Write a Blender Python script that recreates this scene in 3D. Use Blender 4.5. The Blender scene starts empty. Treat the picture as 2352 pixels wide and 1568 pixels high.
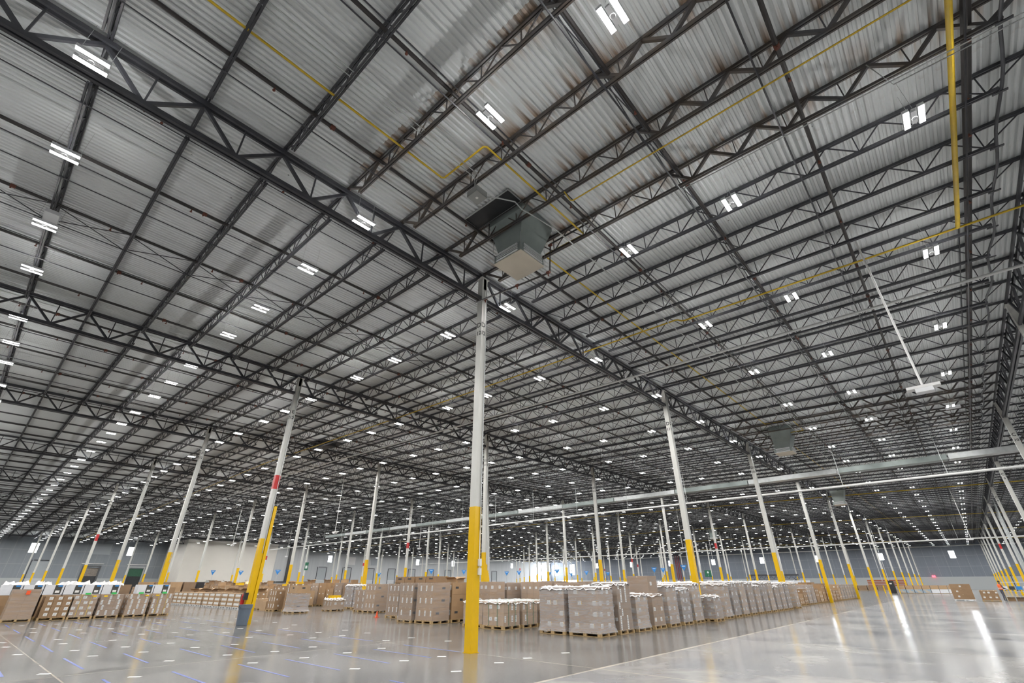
import bpy, math, random
from mathutils import Vector, Matrix
random.seed(7)
scn = bpy.context.scene
COL = scn.collection
# ------------------------------------------------------------------ camera
F_PX, PITCH, ROLL, YAW = 1041.468, 0.492264, -0.003755, 0.729355
CAM = Vector((-10.0393, -10.4769, 1.5829))
SX, SY = 15.6438, 15.2853
fw = Vector((math.cos(PITCH)*math.cos(YAW), math.cos(PITCH)*math.sin(YAW), math.sin(PITCH)))
rt = Vector((math.sin(YAW), -math.cos(YAW), 0)); up = rt.cross(fw)
r2 = rt*math.cos(ROLL)+up*math.sin(ROLL); u2 = up*math.cos(ROLL)-rt*math.sin(ROLL)
cd = bpy.data.cameras.new('camera'); cam = bpy.data.objects.new('camera', cd); COL.objects.link(cam)
cd.sensor_width = 36; cd.lens = F_PX*36/2352; cd.clip_start = 0.05; cd.clip_end = 600
m = Matrix((r2, u2, -fw)).transposed().to_4x4(); m.translation = CAM
cam.matrix_world = m
scn.camera = cam
def scr(p):
    d = Vector(p)-CAM; w = d.dot(fw)
    if w < 0.3: return None
    return 1176+F_PX*d.dot(r2)/w, 784-F_PX*d.dot(u2)/w, w
def infr(pts, mg=60):
    for p in pts:
        s = scr(p)
        if s and -mg < s[0] < 2352+mg and -mg < s[1] < 1568+mg: return True
    return False
def size_px(pts):
    s = [q for q in (scr(p) for p in pts) if q]
    if len(s) < 2: return 0
    return max(q[0] for q in s)-min(q[0] for q in s)+max(q[1] for q in s)-min(q[1] for q in s)
# ------------------------------------------------------------------ helpers
class MB:
    def __init__(s): s.v=[]; s.f=[]; s.m=[]
    def quad(s, pts, mi=0):
        b=len(s.v); s.v += [tuple(p) for p in pts]; s.f.append(tuple(range(b, b+len(pts)))); s.m.append(mi)
    def box(s, x0,y0,z0,x1,y1,z1, mi=0):
        b=len(s.v)
        s.v += [(x0,y0,z0),(x1,y0,z0),(x1,y1,z0),(x0,y1,z0),(x0,y0,z1),(x1,y0,z1),(x1,y1,z1),(x0,y1,z1)]
        for q in ((0,3,2,1),(4,5,6,7),(0,1,5,4),(1,2,6,5),(2,3,7,6),(3,0,4,7)):
            s.f.append(tuple(b+i for i in q)); s.m.append(mi)
        return s
    def bar(s, a, b_, w, h=None, mi=0, ref=(0,0,1)):
        a=Vector(a); c=Vector(b_); h=h or w; d=(c-a)
        if d.length<1e-6: return s
        d.normalize(); r=Vector(ref)
        if abs(d.dot(r))>0.98: r=Vector((1,0,0))
        sd=d.cross(r).normalized(); u=sd.cross(d).normalized()
        b=len(s.v)
        for p in (a,c):
            for x,y in ((-1,-1),(1,-1),(1,1),(-1,1)): s.v.append(tuple(p+sd*(x*w/2)+u*(y*h/2)))
        for q in ((0,3,2,1),(4,5,6,7),(0,1,5,4),(1,2,6,5),(2,3,7,6),(3,0,4,7)):
            s.f.append(tuple(b+i for i in q)); s.m.append(mi)
        return s
    def tube(s, pts, r, n=8, mi=0, caps=True):
        pts=[Vector(p) for p in pts]; base=len(s.v); k=len(pts)
        for i,p in enumerate(pts):
            d=(pts[min(i+1,k-1)]-pts[max(i-1,0)]).normalized()
            rf=Vector((0,0,1)) if abs(d.z)<0.95 else Vector((1,0,0))
            a=d.cross(rf).normalized(); c=a.cross(d)
            rr=r[i] if isinstance(r,(list,tuple)) else r
            for j in range(n):
                t=2*math.pi*j/n; s.v.append(tuple(p+a*(rr*math.cos(t))+c*(rr*math.sin(t))))
        for i in range(k-1):
            for j in range(n):
                s.f.append((base+i*n+j, base+i*n+(j+1)%n, base+(i+1)*n+(j+1)%n, base+(i+1)*n+j)); s.m.append(mi)
        if caps:
            s.f.append(tuple(base+j for j in range(n-1,-1,-1))); s.m.append(mi)
            s.f.append(tuple(base+(k-1)*n+j for j in range(n))); s.m.append(mi)
        return s
    def lathe(s, prof, n=16, mi=0, sq=0.0):
        b=len(s.v)
        for r,z in prof:
            for j in range(n):
                t=2*math.pi*j/n; s.v.append((r*math.cos(t), r*math.sin(t), z))
        for i in range(len(prof)-1):
            for j in range(n):
                s.f.append((b+i*n+j, b+i*n+(j+1)%n, b+(i+1)*n+(j+1)%n, b+(i+1)*n+j)); s.m.append(mi)
        return s
    def mesh(s, name, mats):
        me=bpy.data.meshes.new(name); me.from_pydata(s.v, [], s.f)
        mats = mats if isinstance(mats,(list,tuple)) else [mats]
        for q in mats: me.materials.append(q)
        if len(mats)>1: me.polygons.foreach_set('material_index', s.m)
        me.update(); return me
    def obj(s, name, mats, parent=None, smooth=False):
        me=s.mesh(name, mats)
        if smooth: me.polygons.foreach_set('use_smooth',[True]*len(me.polygons))
        return link(name, me, parent)
def link(name, me, parent=None, loc=None, rz=None):
    o=bpy.data.objects.new(name, me); COL.objects.link(o)
    if parent: o.parent=parent
    if loc is not None: o.location=loc
    if rz is not None: o.rotation_euler=(0,0,rz)
    return o
def tag(o, label=None, cat=None, group=None, kind=None):
    if label: o['label']=label
    if cat: o['category']=cat
    if group: o['group']=group
    if kind: o['kind']=kind
    return o
def thing(name, label, cat, loc=(0,0,0), rz=0, group=None):
    o=link(name, None, loc=loc, rz=rz); o.empty_display_size=0.1
    return tag(o, label, cat, group)
def struct(o): o['kind']='structure'; return o
ORD=['zeroth','first','second','third','fourth','fifth','sixth','seventh','eighth','ninth','tenth','eleventh','twelfth','thirteenth','fourteenth','fifteenth','sixteenth','seventeenth','eighteenth','nineteenth','twentieth']
def ordw(n):
    n=int(n)
    if n<=20: return ORD[n]
    if n>=100: return ('hundredth' if n==100 else 'hundred-'+ordw(n-100))
    t={2:'twenty',3:'thirty',4:'forty',5:'fifty',6:'sixty',7:'seventy',8:'eighty',9:'ninety'}[n//10]
    return (t+'-'+ORD[n%10]) if n%10 else t[:-1]+'ieth'
# ------------------------------------------------------------------ materials
def mat(name, col, rough=0.5, metal=0.0, noise=0.0, nscale=5.0, spec=None, bump=0.0, emis=None, estr=0, nstretch=None, col2=None, alpha=None, coat=0):
    M=bpy.data.materials.new(name); M.use_nodes=True; nt=M.node_tree; b=nt.nodes['Principled BSDF']
    b.inputs['Base Color'].default_value=(*col,1); b.inputs['Roughness'].default_value=rough; b.inputs['Metallic'].default_value=metal
    if spec is not None: b.inputs['Specular IOR Level'].default_value=spec
    if coat: b.inputs['Coat Weight'].default_value=coat
    if emis: b.inputs['Emission Color'].default_value=(*emis,1); b.inputs['Emission Strength'].default_value=estr
    if noise or bump or col2:
        tc=nt.nodes.new('ShaderNodeTexCoord'); mp=nt.nodes.new('ShaderNodeMapping'); nz=nt.nodes.new('ShaderNodeTexNoise')
        nt.links.new(tc.outputs['Object'], mp.inputs[0]); nt.links.new(mp.outputs[0], nz.inputs['Vector'])
        nz.inputs['Scale'].default_value=nscale; nz.inputs['Detail'].default_value=4
        if nstretch: mp.inputs['Scale'].default_value=nstretch
        mx=nt.nodes.new('ShaderNodeMix'); mx.data_type='RGBA'
        c2=col2 or tuple(max(0,c*(1-noise)) for c in col)
        mx.inputs['A'].default_value=(*col,1); mx.inputs['B'].default_value=(*c2,1)
        rp=nt.nodes.new('ShaderNodeMapRange'); rp.inputs[1].default_value=0.35; rp.inputs[2].default_value=0.65
        nt.links.new(nz.outputs['Fac'], rp.inputs[0]); nt.links.new(rp.outputs[0], mx.inputs['Factor'])
        nt.links.new(mx.outputs['Result'], b.inputs['Base Color'])
        if bump:
            bp=nt.nodes.new('ShaderNodeBump'); bp.inputs['Strength'].default_value=bump; bp.inputs['Distance'].default_value=0.02
            nt.links.new(nz.outputs['Fac'], bp.inputs['Height']); nt.links.new(bp.outputs[0], b.inputs['Normal'])
    return M
def nd(nt, t, **kw):
    n=nt.nodes.new(t)
    for k,v in kw.items(): setattr(n,k,v)
    return n
def mth(nt, op, a, b=None, c=None):
    n=nd(nt,'ShaderNodeMath',operation=op)
    for i,x in enumerate((a,b,c)):
        if x is None: continue
        if isinstance(x,(int,float)): n.inputs[i].default_value=x
        else: nt.links.new(x,n.inputs[i])
    return n.outputs[0]
STEEL = mat('dark_primer_steel', (0.050,0.052,0.062), 0.45, 0.0, noise=0.35, nscale=3)
STEEL2 = mat('dark_primer_steel_rusty', (0.06,0.06,0.066), 0.5, 0.0, nscale=1.5, col2=(0.066,0.05,0.038))
WHITE = mat('column_white_paint', (0.56,0.56,0.53), 0.25, noise=0.05, nscale=2)
YEL = mat('safety_yellow_paint', (0.73,0.45,0.004), 0.2, noise=0.06, nscale=2)
REDP = mat('red_paint', (0.48,0.012,0.012), 0.35, noise=0.1)
INK = mat('black_stencil_ink', (0.02,0.02,0.02), 0.6, noise=0.1)
GALV = mat('galvanised_steel', (0.50,0.52,0.52), 0.38, 0.6, noise=0.15, nscale=4)
PIPEB = mat('black_sprinkler_pipe', (0.030,0.026,0.026), 0.5, noise=0.3)
RUST = mat('red_pipe_fitting', (0.16,0.045,0.025), 0.6, noise=0.3)
GASY = mat('yellow_gas_pipe_paint', (0.62,0.42,0.02), 0.4, noise=0.15)
WPIPE = mat('white_pipe_paint', (0.75,0.75,0.74), 0.3, noise=0.05)
HOUS = mat('white_fixture_enamel', (0.75,0.76,0.78), 0.35, noise=0.03)
CREAM = mat('cream_panel', (0.66,0.60,0.50), 0.5, noise=0.08, nscale=2)
DUCT = mat('duct_sheet_metal', (0.27,0.31,0.30), 0.4, 0.35, noise=0.25, nscale=1.2)
GREYBOX = mat('grey_enclosure_enamel', (0.30,0.31,0.30), 0.4, noise=0.05)
BLACKP = mat('black_plastic', (0.018,0.018,0.02), 0.4, noise=0.2)
DARKP = mat('dark_opening', (0.02,0.022,0.025), 0.5, noise=0.2)
BIN = mat('slate_grey_plastic', (0.115,0.145,0.185), 0.42, noise=0.08, nscale=3)
ORANGE = mat('orange_plastic', (0.85,0.10,0.02), 0.4, noise=0.05)
WOOD = mat('pallet_wood', (0.50,0.34,0.16), 0.7, noise=0.35, nscale=9, nstretch=(1,4,1))
WPLAS = mat('white_pallet_plastic', (0.72,0.73,0.74), 0.4, noise=0.05)
TAPEB = mat('blue_floor_tape', (0.035,0.075,0.32), 0.45, noise=0.15)
PAPER = mat('white_paper_label', (0.80,0.80,0.78), 0.5, noise=0.05, nscale=20)
PRINT = mat('black_print', (0.05,0.05,0.055), 0.6, noise=0.3, nscale=30)
GREENP = mat('green_paper', (0.05,0.50,0.11), 0.5, noise=0.1)
YELP = mat('yellow_plastic_sheet', (0.85,0.52,0.0), 0.4, noise=0.08)
BLUES = mat('blue_sign_face', (0.02,0.22,0.60), 0.4, noise=0.05)
GREENS = mat('green_sign_face', (0.01,0.12,0.06), 0.4, noise=0.05)
SIGNW = mat('sign_white', (0.8,0.85,0.85), 0.4, noise=0.02)
OWHITE = mat('office_wall_paint', (0.62,0.595,0.55), 0.6, noise=0.04, nscale=0.5)
DOORP = mat('pale_door_paint', (0.50,0.52,0.53), 0.4, noise=0.05)
BROWNB = mat('brown_orange_beam_paint', (0.28,0.07,0.02), 0.4, noise=0.1)
STRAPG = mat('green_strap', (0.05,0.22,0.13), 0.4, noise=0.05)
STRAPY = mat('yellow_strap', (0.72,0.52,0.05), 0.4, noise=0.05)
TUBE = mat('lit_lamp_tube', (1,1,1), 0.4, emis=(1.0,0.985,0.96), estr=300)
WINE = mat('daylit_window_pane', (1,1,1), 0.3, emis=(0.93,0.97,1.0), estr=11)
WINE2 = mat('daylit_large_glazing', (1,1,1), 0.3, emis=(0.93,0.97,1.0), estr=22)
AMBER = mat('amber_lamp', (1,0.6,0.2), 0.3, emis=(1.0,0.62,0.3), estr=0.9)
REDL = mat('red_lamp', (1,0.1,0.1), 0.3, emis=(1.0,0.05,0.08), estr=4)
# cardboard variants
CARD = [mat('cardboard_%s'%n, c, 0.75, noise=0.13, nscale=2.2, bump=0.05) for n,c in (('tan',(0.36,0.225,0.118)),('brown',(0.30,0.19,0.105)),('pale',(0.42,0.28,0.16)),('umber',(0.25,0.165,0.10)))]
CARDD = mat('dark_printed_carton', (0.055,0.055,0.05), 0.6, noise=0.2)
CARDW = mat('white_printed_carton', (0.68,0.70,0.74), 0.5, noise=0.06)
BLUEC = mat('blue_printed_carton', (0.20,0.34,0.50), 0.5, nscale=2.5, col2=(0.48,0.41,0.31))
def wrap_mat(name, dens, tint):
    M=bpy.data.materials.new(name); M.use_nodes=True; nt=M.node_tree; b=nt.nodes['Principled BSDF']; out=nt.nodes['Material Output']
    tc=nd(nt,'ShaderNodeTexCoord'); mp=nd(nt,'ShaderNodeMapping'); mp.inputs['Scale'].default_value=(0.7,0.7,7.0); mp.inputs['Rotation'].default_value=(0.12,0.09,0)
    nz=nd(nt,'ShaderNodeTexNoise'); nz.inputs['Scale'].default_value=1.7; nz.inputs['Detail'].default_value=3; nz.inputs['Distortion'].default_value=1.2
    nt.links.new(tc.outputs['Object'],mp.inputs[0]); nt.links.new(mp.outputs[0],nz.inputs['Vector'])
    n2=nd(nt,'ShaderNodeTexNoise'); n2.inputs['Scale'].default_value=4; n2.inputs['Detail'].default_value=2; n2.inputs['Distortion'].default_value=2
    nt.links.new(mp.outputs[0],n2.inputs['Vector'])
    mr=nd(nt,'ShaderNodeMapRange'); mr.inputs[1].default_value=0.35; mr.inputs[2].default_value=0.75; mr.inputs[3].default_value=dens-0.02; mr.inputs[4].default_value=dens+0.18
    nt.links.new(nz.outputs['Fac'],mr.inputs[0])
    b.inputs['Base Color'].default_value=(*tint,1); b.inputs['Roughness'].default_value=0.22
    bp=nd(nt,'ShaderNodeBump'); bp.inputs['Strength'].default_value=0.22; bp.inputs['Distance'].default_value=0.02
    nt.links.new(n2.outputs['Fac'],bp.inputs['Height']); nt.links.new(bp.outputs[0],b.inputs['Normal'])
    tr=nd(nt,'ShaderNodeBsdfTransparent'); mx=nd(nt,'ShaderNodeMixShader')
    nt.links.new(mr.outputs[0],mx.inputs[0]); nt.links.new(tr.outputs[0],mx.inputs[1]); nt.links.new(b.outputs[0],mx.inputs[2]); nt.links.new(mx.outputs[0],out.inputs[0])
    return M
WRAP = wrap_mat('clear_stretch_wrap', 0.14, (0.66,0.66,0.68))
WRAPW = wrap_mat('milky_stretch_wrap', 0.32, (0.60,0.61,0.64))
FILM = mat('white_plastic_sheet', (0.78,0.77,0.77), 0.3, noise=0.12, nscale=6, bump=0.8)
def floor_mat():
    M=bpy.data.materials.new('polished_concrete'); M.use_nodes=True; nt=M.node_tree; b=nt.nodes['Principled BSDF']
    tc=nd(nt,'ShaderNodeTexCoord'); sp=nd(nt,'ShaderNodeSeparateXYZ'); nt.links.new(tc.outputs['Object'],sp.inputs[0])
    X,Y=sp.outputs[0],sp.outputs[1]
    def noise(sc,det,st=(1,1,1),dist=0):
        mp=nd(nt,'ShaderNodeMapping'); mp.inputs['Scale'].default_value=st; nt.links.new(tc.outputs['Object'],mp.inputs[0])
        n=nd(nt,'ShaderNodeTexNoise'); n.inputs['Scale'].default_value=sc; n.inputs['Detail'].default_value=det; n.inputs['Distortion'].default_value=dist
        nt.links.new(mp.outputs[0],n.inputs['Vector']); return n.outputs['Fac']
    def mix(f,a,c):
        n=nd(nt,'ShaderNodeMix',data_type='RGBA')
        for s,v in (('Factor',f),('A',a),('B',c)):
            if isinstance(v,tuple): n.inputs[s].default_value=(*v,1)
            elif isinstance(v,float): n.inputs[s].default_value=v
            else: nt.links.new(v,n.inputs[s])
        return n.outputs['Result']
    def mr(v,a,c,lo=0.,hi=1.):
        n=nd(nt,'ShaderNodeMapRange'); nt.links.new(v,n.inputs[0]); n.inputs[1].default_value=a; n.inputs[2].default_value=c; n.inputs[3].default_value=lo; n.inputs[4].default_value=hi; return n.outputs[0]
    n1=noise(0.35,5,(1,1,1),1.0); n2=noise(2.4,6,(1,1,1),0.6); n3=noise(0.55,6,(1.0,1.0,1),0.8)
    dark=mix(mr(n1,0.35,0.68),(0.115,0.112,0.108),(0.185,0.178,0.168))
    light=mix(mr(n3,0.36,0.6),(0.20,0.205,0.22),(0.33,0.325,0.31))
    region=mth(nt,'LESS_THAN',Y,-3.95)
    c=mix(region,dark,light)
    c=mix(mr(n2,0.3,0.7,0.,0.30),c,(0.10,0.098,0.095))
    # slab joints
    def lines(V,off,per,w):
        d=mth(nt,'SUBTRACT',V,off); f=mth(nt,'PINGPONG',d,per/2); return mth(nt,'LESS_THAN',f,w)
    jx=lines(X,-7.85,SX/2,0.016); jy=lines(Y,-3.95,SY/2,0.016)
    j=mth(nt,'MAXIMUM',jx,jy)
    c=mix(mth(nt,'MULTIPLY',j,0.7),c,(0.50,0.45,0.36))
    wide=mth(nt,'MULTIPLY',mth(nt,'LESS_THAN',mth(nt,'ABSOLUTE',mth(nt,'ADD',Y,3.95)),0.05),mr(n3,0.4,0.6,0.3,0.9))
    c=mix(wide,c,(0.55,0.50,0.42))
    # dark scuffs
    sc=nd(nt,'ShaderNodeTexVoronoi'); sc.inputs['Scale'].default_value=2.0; nt.links.new(tc.outputs['Object'],sc.inputs['Vector'])
    scf=mth(nt,'MULTIPLY',mth(nt,'LESS_THAN',sc.outputs['Distance'],0.035),mr(noise(0.5,2),0.5,0.6))
    c=mix(mth(nt,'MULTIPLY',scf,0.7),c,(0.05,0.05,0.05))
    nt.links.new(c,b.inputs['Base Color'])
    nt.links.new(mr(n1,0.3,0.7,0.13,0.20),b.inputs['Roughness'])
    b.inputs['IOR'].default_value=1.36
    return M
def deck_mat():
    M=bpy.data.materials.new('painted_roof_deck'); M.use_nodes=True; nt=M.node_tree; b=nt.nodes['Principled BSDF']
    tc=nd(nt,'ShaderNodeTexCoord'); sp=nd(nt,'ShaderNodeSeparateXYZ'); nt.links.new(tc.outputs['Object'],sp.inputs[0]); X,Y=sp.outputs[0],sp.outputs[1]
    nz=nd(nt,'ShaderNodeTexNoise'); nz.inputs['Scale'].default_value=0.5; nz.inputs['Detail'].default_value=4; nt.links.new(tc.outputs['Object'],nz.inputs['Vector'])
    m1=nd(nt,'ShaderNodeMix',data_type='RGBA'); m1.inputs['A'].default_value=(0.78,0.81,0.82,1); m1.inputs['B'].default_value=(0.68,0.71,0.715,1); nt.links.new(nz.outputs['Fac'],m1.inputs['Factor'])
    # rust marks beside the joists over the first bays on the right
    mp=nd(nt,'ShaderNodeMapping'); mp.inputs['Scale'].default_value=(0.4,5,1); nt.links.new(tc.outputs['Object'],mp.inputs[0])
    n2=nd(nt,'ShaderNodeTexNoise'); n2.inputs['Scale'].default_value=1.0; n2.inputs['Detail'].default_value=3; nt.links.new(mp.outputs[0],n2.inputs['Vector'])
    mp3=nd(nt,'ShaderNodeMapping'); mp3.inputs['Scale'].default_value=(0.25,0.25,1); nt.links.new(tc.outputs['Object'],mp3.inputs[0])
    n3=nd(nt,'ShaderNodeTexNoise'); n3.inputs['Scale'].default_value=1.0; nt.links.new(mp3.outputs[0],n3.inputs['Vector'])
    d=mth(nt,'PINGPONG',X,SX/16)                     # distance to nearest joist line
    near=nd(nt,'ShaderNodeMapRange'); nt.links.new(d,near.inputs[0]); near.inputs[1].default_value=0.07; near.inputs[2].default_value=0.80; near.inputs[3].default_value=1; near.inputs[4].default_value=0
    st=nd(nt,'ShaderNodeMapRange'); nt.links.new(n2.outputs['Fac'],st.inputs[0]); st.inputs[1].default_value=0.47; st.inputs[2].default_value=0.62
    reg=mth(nt,'MULTIPLY',mth(nt,'LESS_THAN',mth(nt,'ABSOLUTE',mth(nt,'ADD',X,2.4)),3.7),mth(nt,'LESS_THAN',Y,-0.6))
    f=mth(nt,'MULTIPLY',mth(nt,'MULTIPLY',near.outputs[0],st.outputs[0]),mth(nt,'MULTIPLY',reg,0.85))
    m2=nd(nt,'ShaderNodeMix',data_type='RGBA'); nt.links.new(f,m2.inputs['Factor']); nt.links.new(m1.outputs['Result'],m2.inputs['A']); m2.inputs['B'].default_value=(0.24,0.135,0.06,1)
    # small fastener dots
    v=nd(nt,'ShaderNodeTexVoronoi'); v.inputs['Scale'].default_value=1.3; nt.links.new(tc.outputs['Object'],v.inputs['Vector'])
    dot=mth(nt,'LESS_THAN',v.outputs['Distance'],0.028)
    m3=nd(nt,'ShaderNodeMix',data_type='RGBA'); nt.links.new(mth(nt,'MULTIPLY',dot,0.8),m3.inputs['Factor']); nt.links.new(m2.outputs['Result'],m3.inputs['A']); m3.inputs['B'].default_value=(0.05,0.05,0.05,1)
    nt.links.new(m3.outputs['Result'],b.inputs['Base Color']); b.inputs['Roughness'].default_value=0.45
    return M
def wall_mat(name, col, axis):
    M=bpy.data.materials.new(name); M.use_nodes=True; nt=M.node_tree; b=nt.nodes['Principled BSDF']
    tc=nd(nt,'ShaderNodeTexCoord'); sp=nd(nt,'ShaderNodeSeparateXYZ'); nt.links.new(tc.outputs['Object'],sp.inputs[0]); U=sp.outputs[axis]; Z=sp.outputs[2]
    a=mth(nt,'LESS_THAN',mth(nt,'PINGPONG',U,1.15),0.02); c=mth(nt,'LESS_THAN',mth(nt,'PINGPONG',mth(nt,'ADD',Z,-0.3),1.35),0.02)
    seam=mth(nt,'MAXIMUM',a,mth(nt,'MULTIPLY',c,1))
    up_=mth(nt,'GREATER_THAN',Z,3.15)
    seam=mth(nt,'MULTIPLY',seam,mth(nt,'MULTIPLY',up_,0.45))
    mp=nd(nt,'ShaderNodeMapping'); mp.inputs['Scale'].default_value=(1.2,1.2,0.06); nt.links.new(tc.outputs['Object'],mp.inputs[0])
    nz=nd(nt,'ShaderNodeTexNoise'); nz.inputs['Scale'].default_value=2; nt.links.new(mp.outputs[0],nz.inputs['Vector'])
    m0=nd(nt,'ShaderNodeMix',data_type='RGBA'); m0.inputs['A'].default_value=(*col,1); m0.inputs['B'].default_value=(*[x*0.8 for x in col],1); nt.links.new(nz.outputs['Fac'],m0.inputs['Factor'])
    m1=nd(nt,'ShaderNodeMix',data_type='RGBA'); nt.links.new(seam,m1.inputs['Factor']); nt.links.new(m0.outputs['Result'],m1.inputs['A']); m1.inputs['B'].default_value=(0.5,0.5,0.5,1)
    m2=nd(nt,'ShaderNodeMix',data_type='RGBA'); nt.links.new(up_,m2.inputs['Factor']); m2.inputs['A'].default_value=(0.36,0.38,0.39,1); nt.links.new(m1.outputs['Result'],m2.inputs['B'])
    res=m2.outputs['Result']
    if axis==0:                      # paler base colour on the stretch beyond the office block
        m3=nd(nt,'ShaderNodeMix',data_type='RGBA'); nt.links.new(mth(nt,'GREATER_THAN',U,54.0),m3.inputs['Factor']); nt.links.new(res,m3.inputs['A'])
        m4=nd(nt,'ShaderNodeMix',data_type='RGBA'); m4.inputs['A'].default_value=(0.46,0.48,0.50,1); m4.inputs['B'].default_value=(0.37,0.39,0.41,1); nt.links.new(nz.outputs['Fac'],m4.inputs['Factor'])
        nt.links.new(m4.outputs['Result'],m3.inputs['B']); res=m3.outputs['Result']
    nt.links.new(res,b.inputs['Base Color']); b.inputs['Roughness'].default_value=0.55
    return M
FLOORM=floor_mat(); DECKM=deck_mat()
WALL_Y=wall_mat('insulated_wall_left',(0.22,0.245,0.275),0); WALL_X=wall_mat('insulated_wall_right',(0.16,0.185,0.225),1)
# ------------------------------------------------------------------ roof height (deck underside) at the girder lines
YW, XW = 134.0, 178.0
X0, Y0 = -36.0, -48.0
def zn(j):
    if j<=2: return 12.35+0.30*j
    return 12.91-0.30*(j-3)
def zd(y):
    t=y/SY; j=math.floor(t); return zn(j)+(zn(j+1)-zn(j))*(t-j)
NJ0, NJ1 = -3, 9
# ------------------------------------------------------------------ setting
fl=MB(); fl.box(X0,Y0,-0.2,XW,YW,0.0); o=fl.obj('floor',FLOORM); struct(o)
ce=MB(); pitch=0.1524; prof=[(0,0),(0.060,0),(0.080,0.050),(0.132,0.050)]
y=Y0; ys=[]
while y<YW+0.1:
    for a,h in prof: ys.append((y+a,h))
    y+=pitch
for (a,ha),(b_,hb) in zip(ys[:-1],ys[1:]):
    za,zb=zd(a)+ha,zd(b_)+hb
    ce.quad([(X0,a,za),(XW,a,za),(XW,b_,zb),(X0,b_,zb)])
ce.quad([(X0,Y0,14),(XW,Y0,14),(XW,YW,14),(X0,YW,14)])
struct(ce.obj('ceiling',DECKM))
def wall(name, axis, c, u0, u1, holes, M, thick):
    """wall in plane axis=c from u0 to u1; holes = (ua,ub,za,zb)"""
    mb=MB(); us=sorted({u0,u1,*[h[0] for h in holes],*[h[1] for h in holes]}); H=13.6
    for a,b_ in zip(us[:-1],us[1:]):
        mid=(a+b_)/2; hs=sorted([(h[2],h[3]) for h in holes if h[0]<mid<h[1]]); z=0.0
        segs=[]
        for za,zb in hs:
            if za>z: segs.append((z,za))
            z=zb
        segs.append((z,H))
        for za,zb in segs:
            if axis=='y': mb.box(a,min(c,c+thick),za,b_,max(c,c+thick),zb)
            else: mb.box(min(c,c+thick),a,za,max(c,c+thick),b_,zb)
    return struct(mb.obj(name,M))
LW=[0.0+16.7*k for k in range(0,10)]           # left wall window starts
LW=[x for x in LW if not (20<x<60) and x<160]
holesL=[(x,x+1.35,7.8,9.7) for x in LW]
bigL=[(165.6,168.6),(169.6,172.6),(173.4,176.4)]
holesL+=[(a,b_,5.3,9.6) for a,b_ in bigL]+[(165.6,171.0,0.0,3.2)]
openD=[9.95,18.2]
closedD=[1.3,64.0,72.3,80.6,88.9,97.2,105.5,113.8,130.4,138.7]
holesL+=[(x,x+2.75,0.0,5.2) for x in openD]
RWs=[-8.0-1.35+0.0+16.75*k for k in range(0,8)]
RWs=[-9.35,7.1,23.9,40.9,57.7,74.5,91.2,108.0]
holesR=[(y,y+1.35,7.75,9.7) for y in RWs]
bigR=[(120.4,123.0),(124.2,126.8),(129.5,132.2)]
holesR+=[(a,b_,5.3,9.6) for a,b_ in bigR]+[(119.5,127.5,0.0,3.4)]
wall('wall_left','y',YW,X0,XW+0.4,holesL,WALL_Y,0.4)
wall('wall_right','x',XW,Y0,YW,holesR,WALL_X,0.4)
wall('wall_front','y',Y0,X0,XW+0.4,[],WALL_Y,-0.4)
wall('wall_back','x',X0,Y0,YW,[],WALL_X,-0.4)
wn=[0]
def window(axis,c,a,b_,za,zb,m=None,frame=WPIPE):
    wn[0]+=1
    e=link('window_%d'%wn[0],None); struct(e)
    f=MB(); t=0.07; dd=c+0.12
    if axis=='y':
        for q in ((a,za,b_,za+t),(a,zb-t,b_,zb),(a,za+t,a+t,zb-t),(b_-t,za+t,b_,zb-t)): f.box(q[0],c-0.01,q[1],q[2],dd,q[3])
        g=MB().box(a+t,c+0.05,za+t,b_-t,c+0.08,zb-t)
    else:
        for q in ((a,za,b_,za+t),(a,zb-t,b_,zb),(a,za+t,a+t,zb-t),(b_-t,za+t,b_,zb-t)): f.box(c-0.01,q[0],q[1],dd,q[2],q[3])
        g=MB().box(c+0.05,a+t,za+t,c+0.08,b_-t,zb-t)
    f.obj('window_frame',frame,e); g.obj('window_pane',m or WINE,e)
for h in holesL:
    if h[2]>7: window('y',YW,*h)
    elif h[2]>5: window('y',YW,*h,m=WINE2)
for h in holesR:
    if h[2]>7: window('x',XW,*h)
    elif h[2]>5: window('x',XW,*h,m=WINE2)
window('y',YW,165.6,171.0,0.0,3.2,m=WINE2); window('x',XW,119.5,127.5,0.0,3.4,m=WINE2)
dn=[0]
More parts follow.
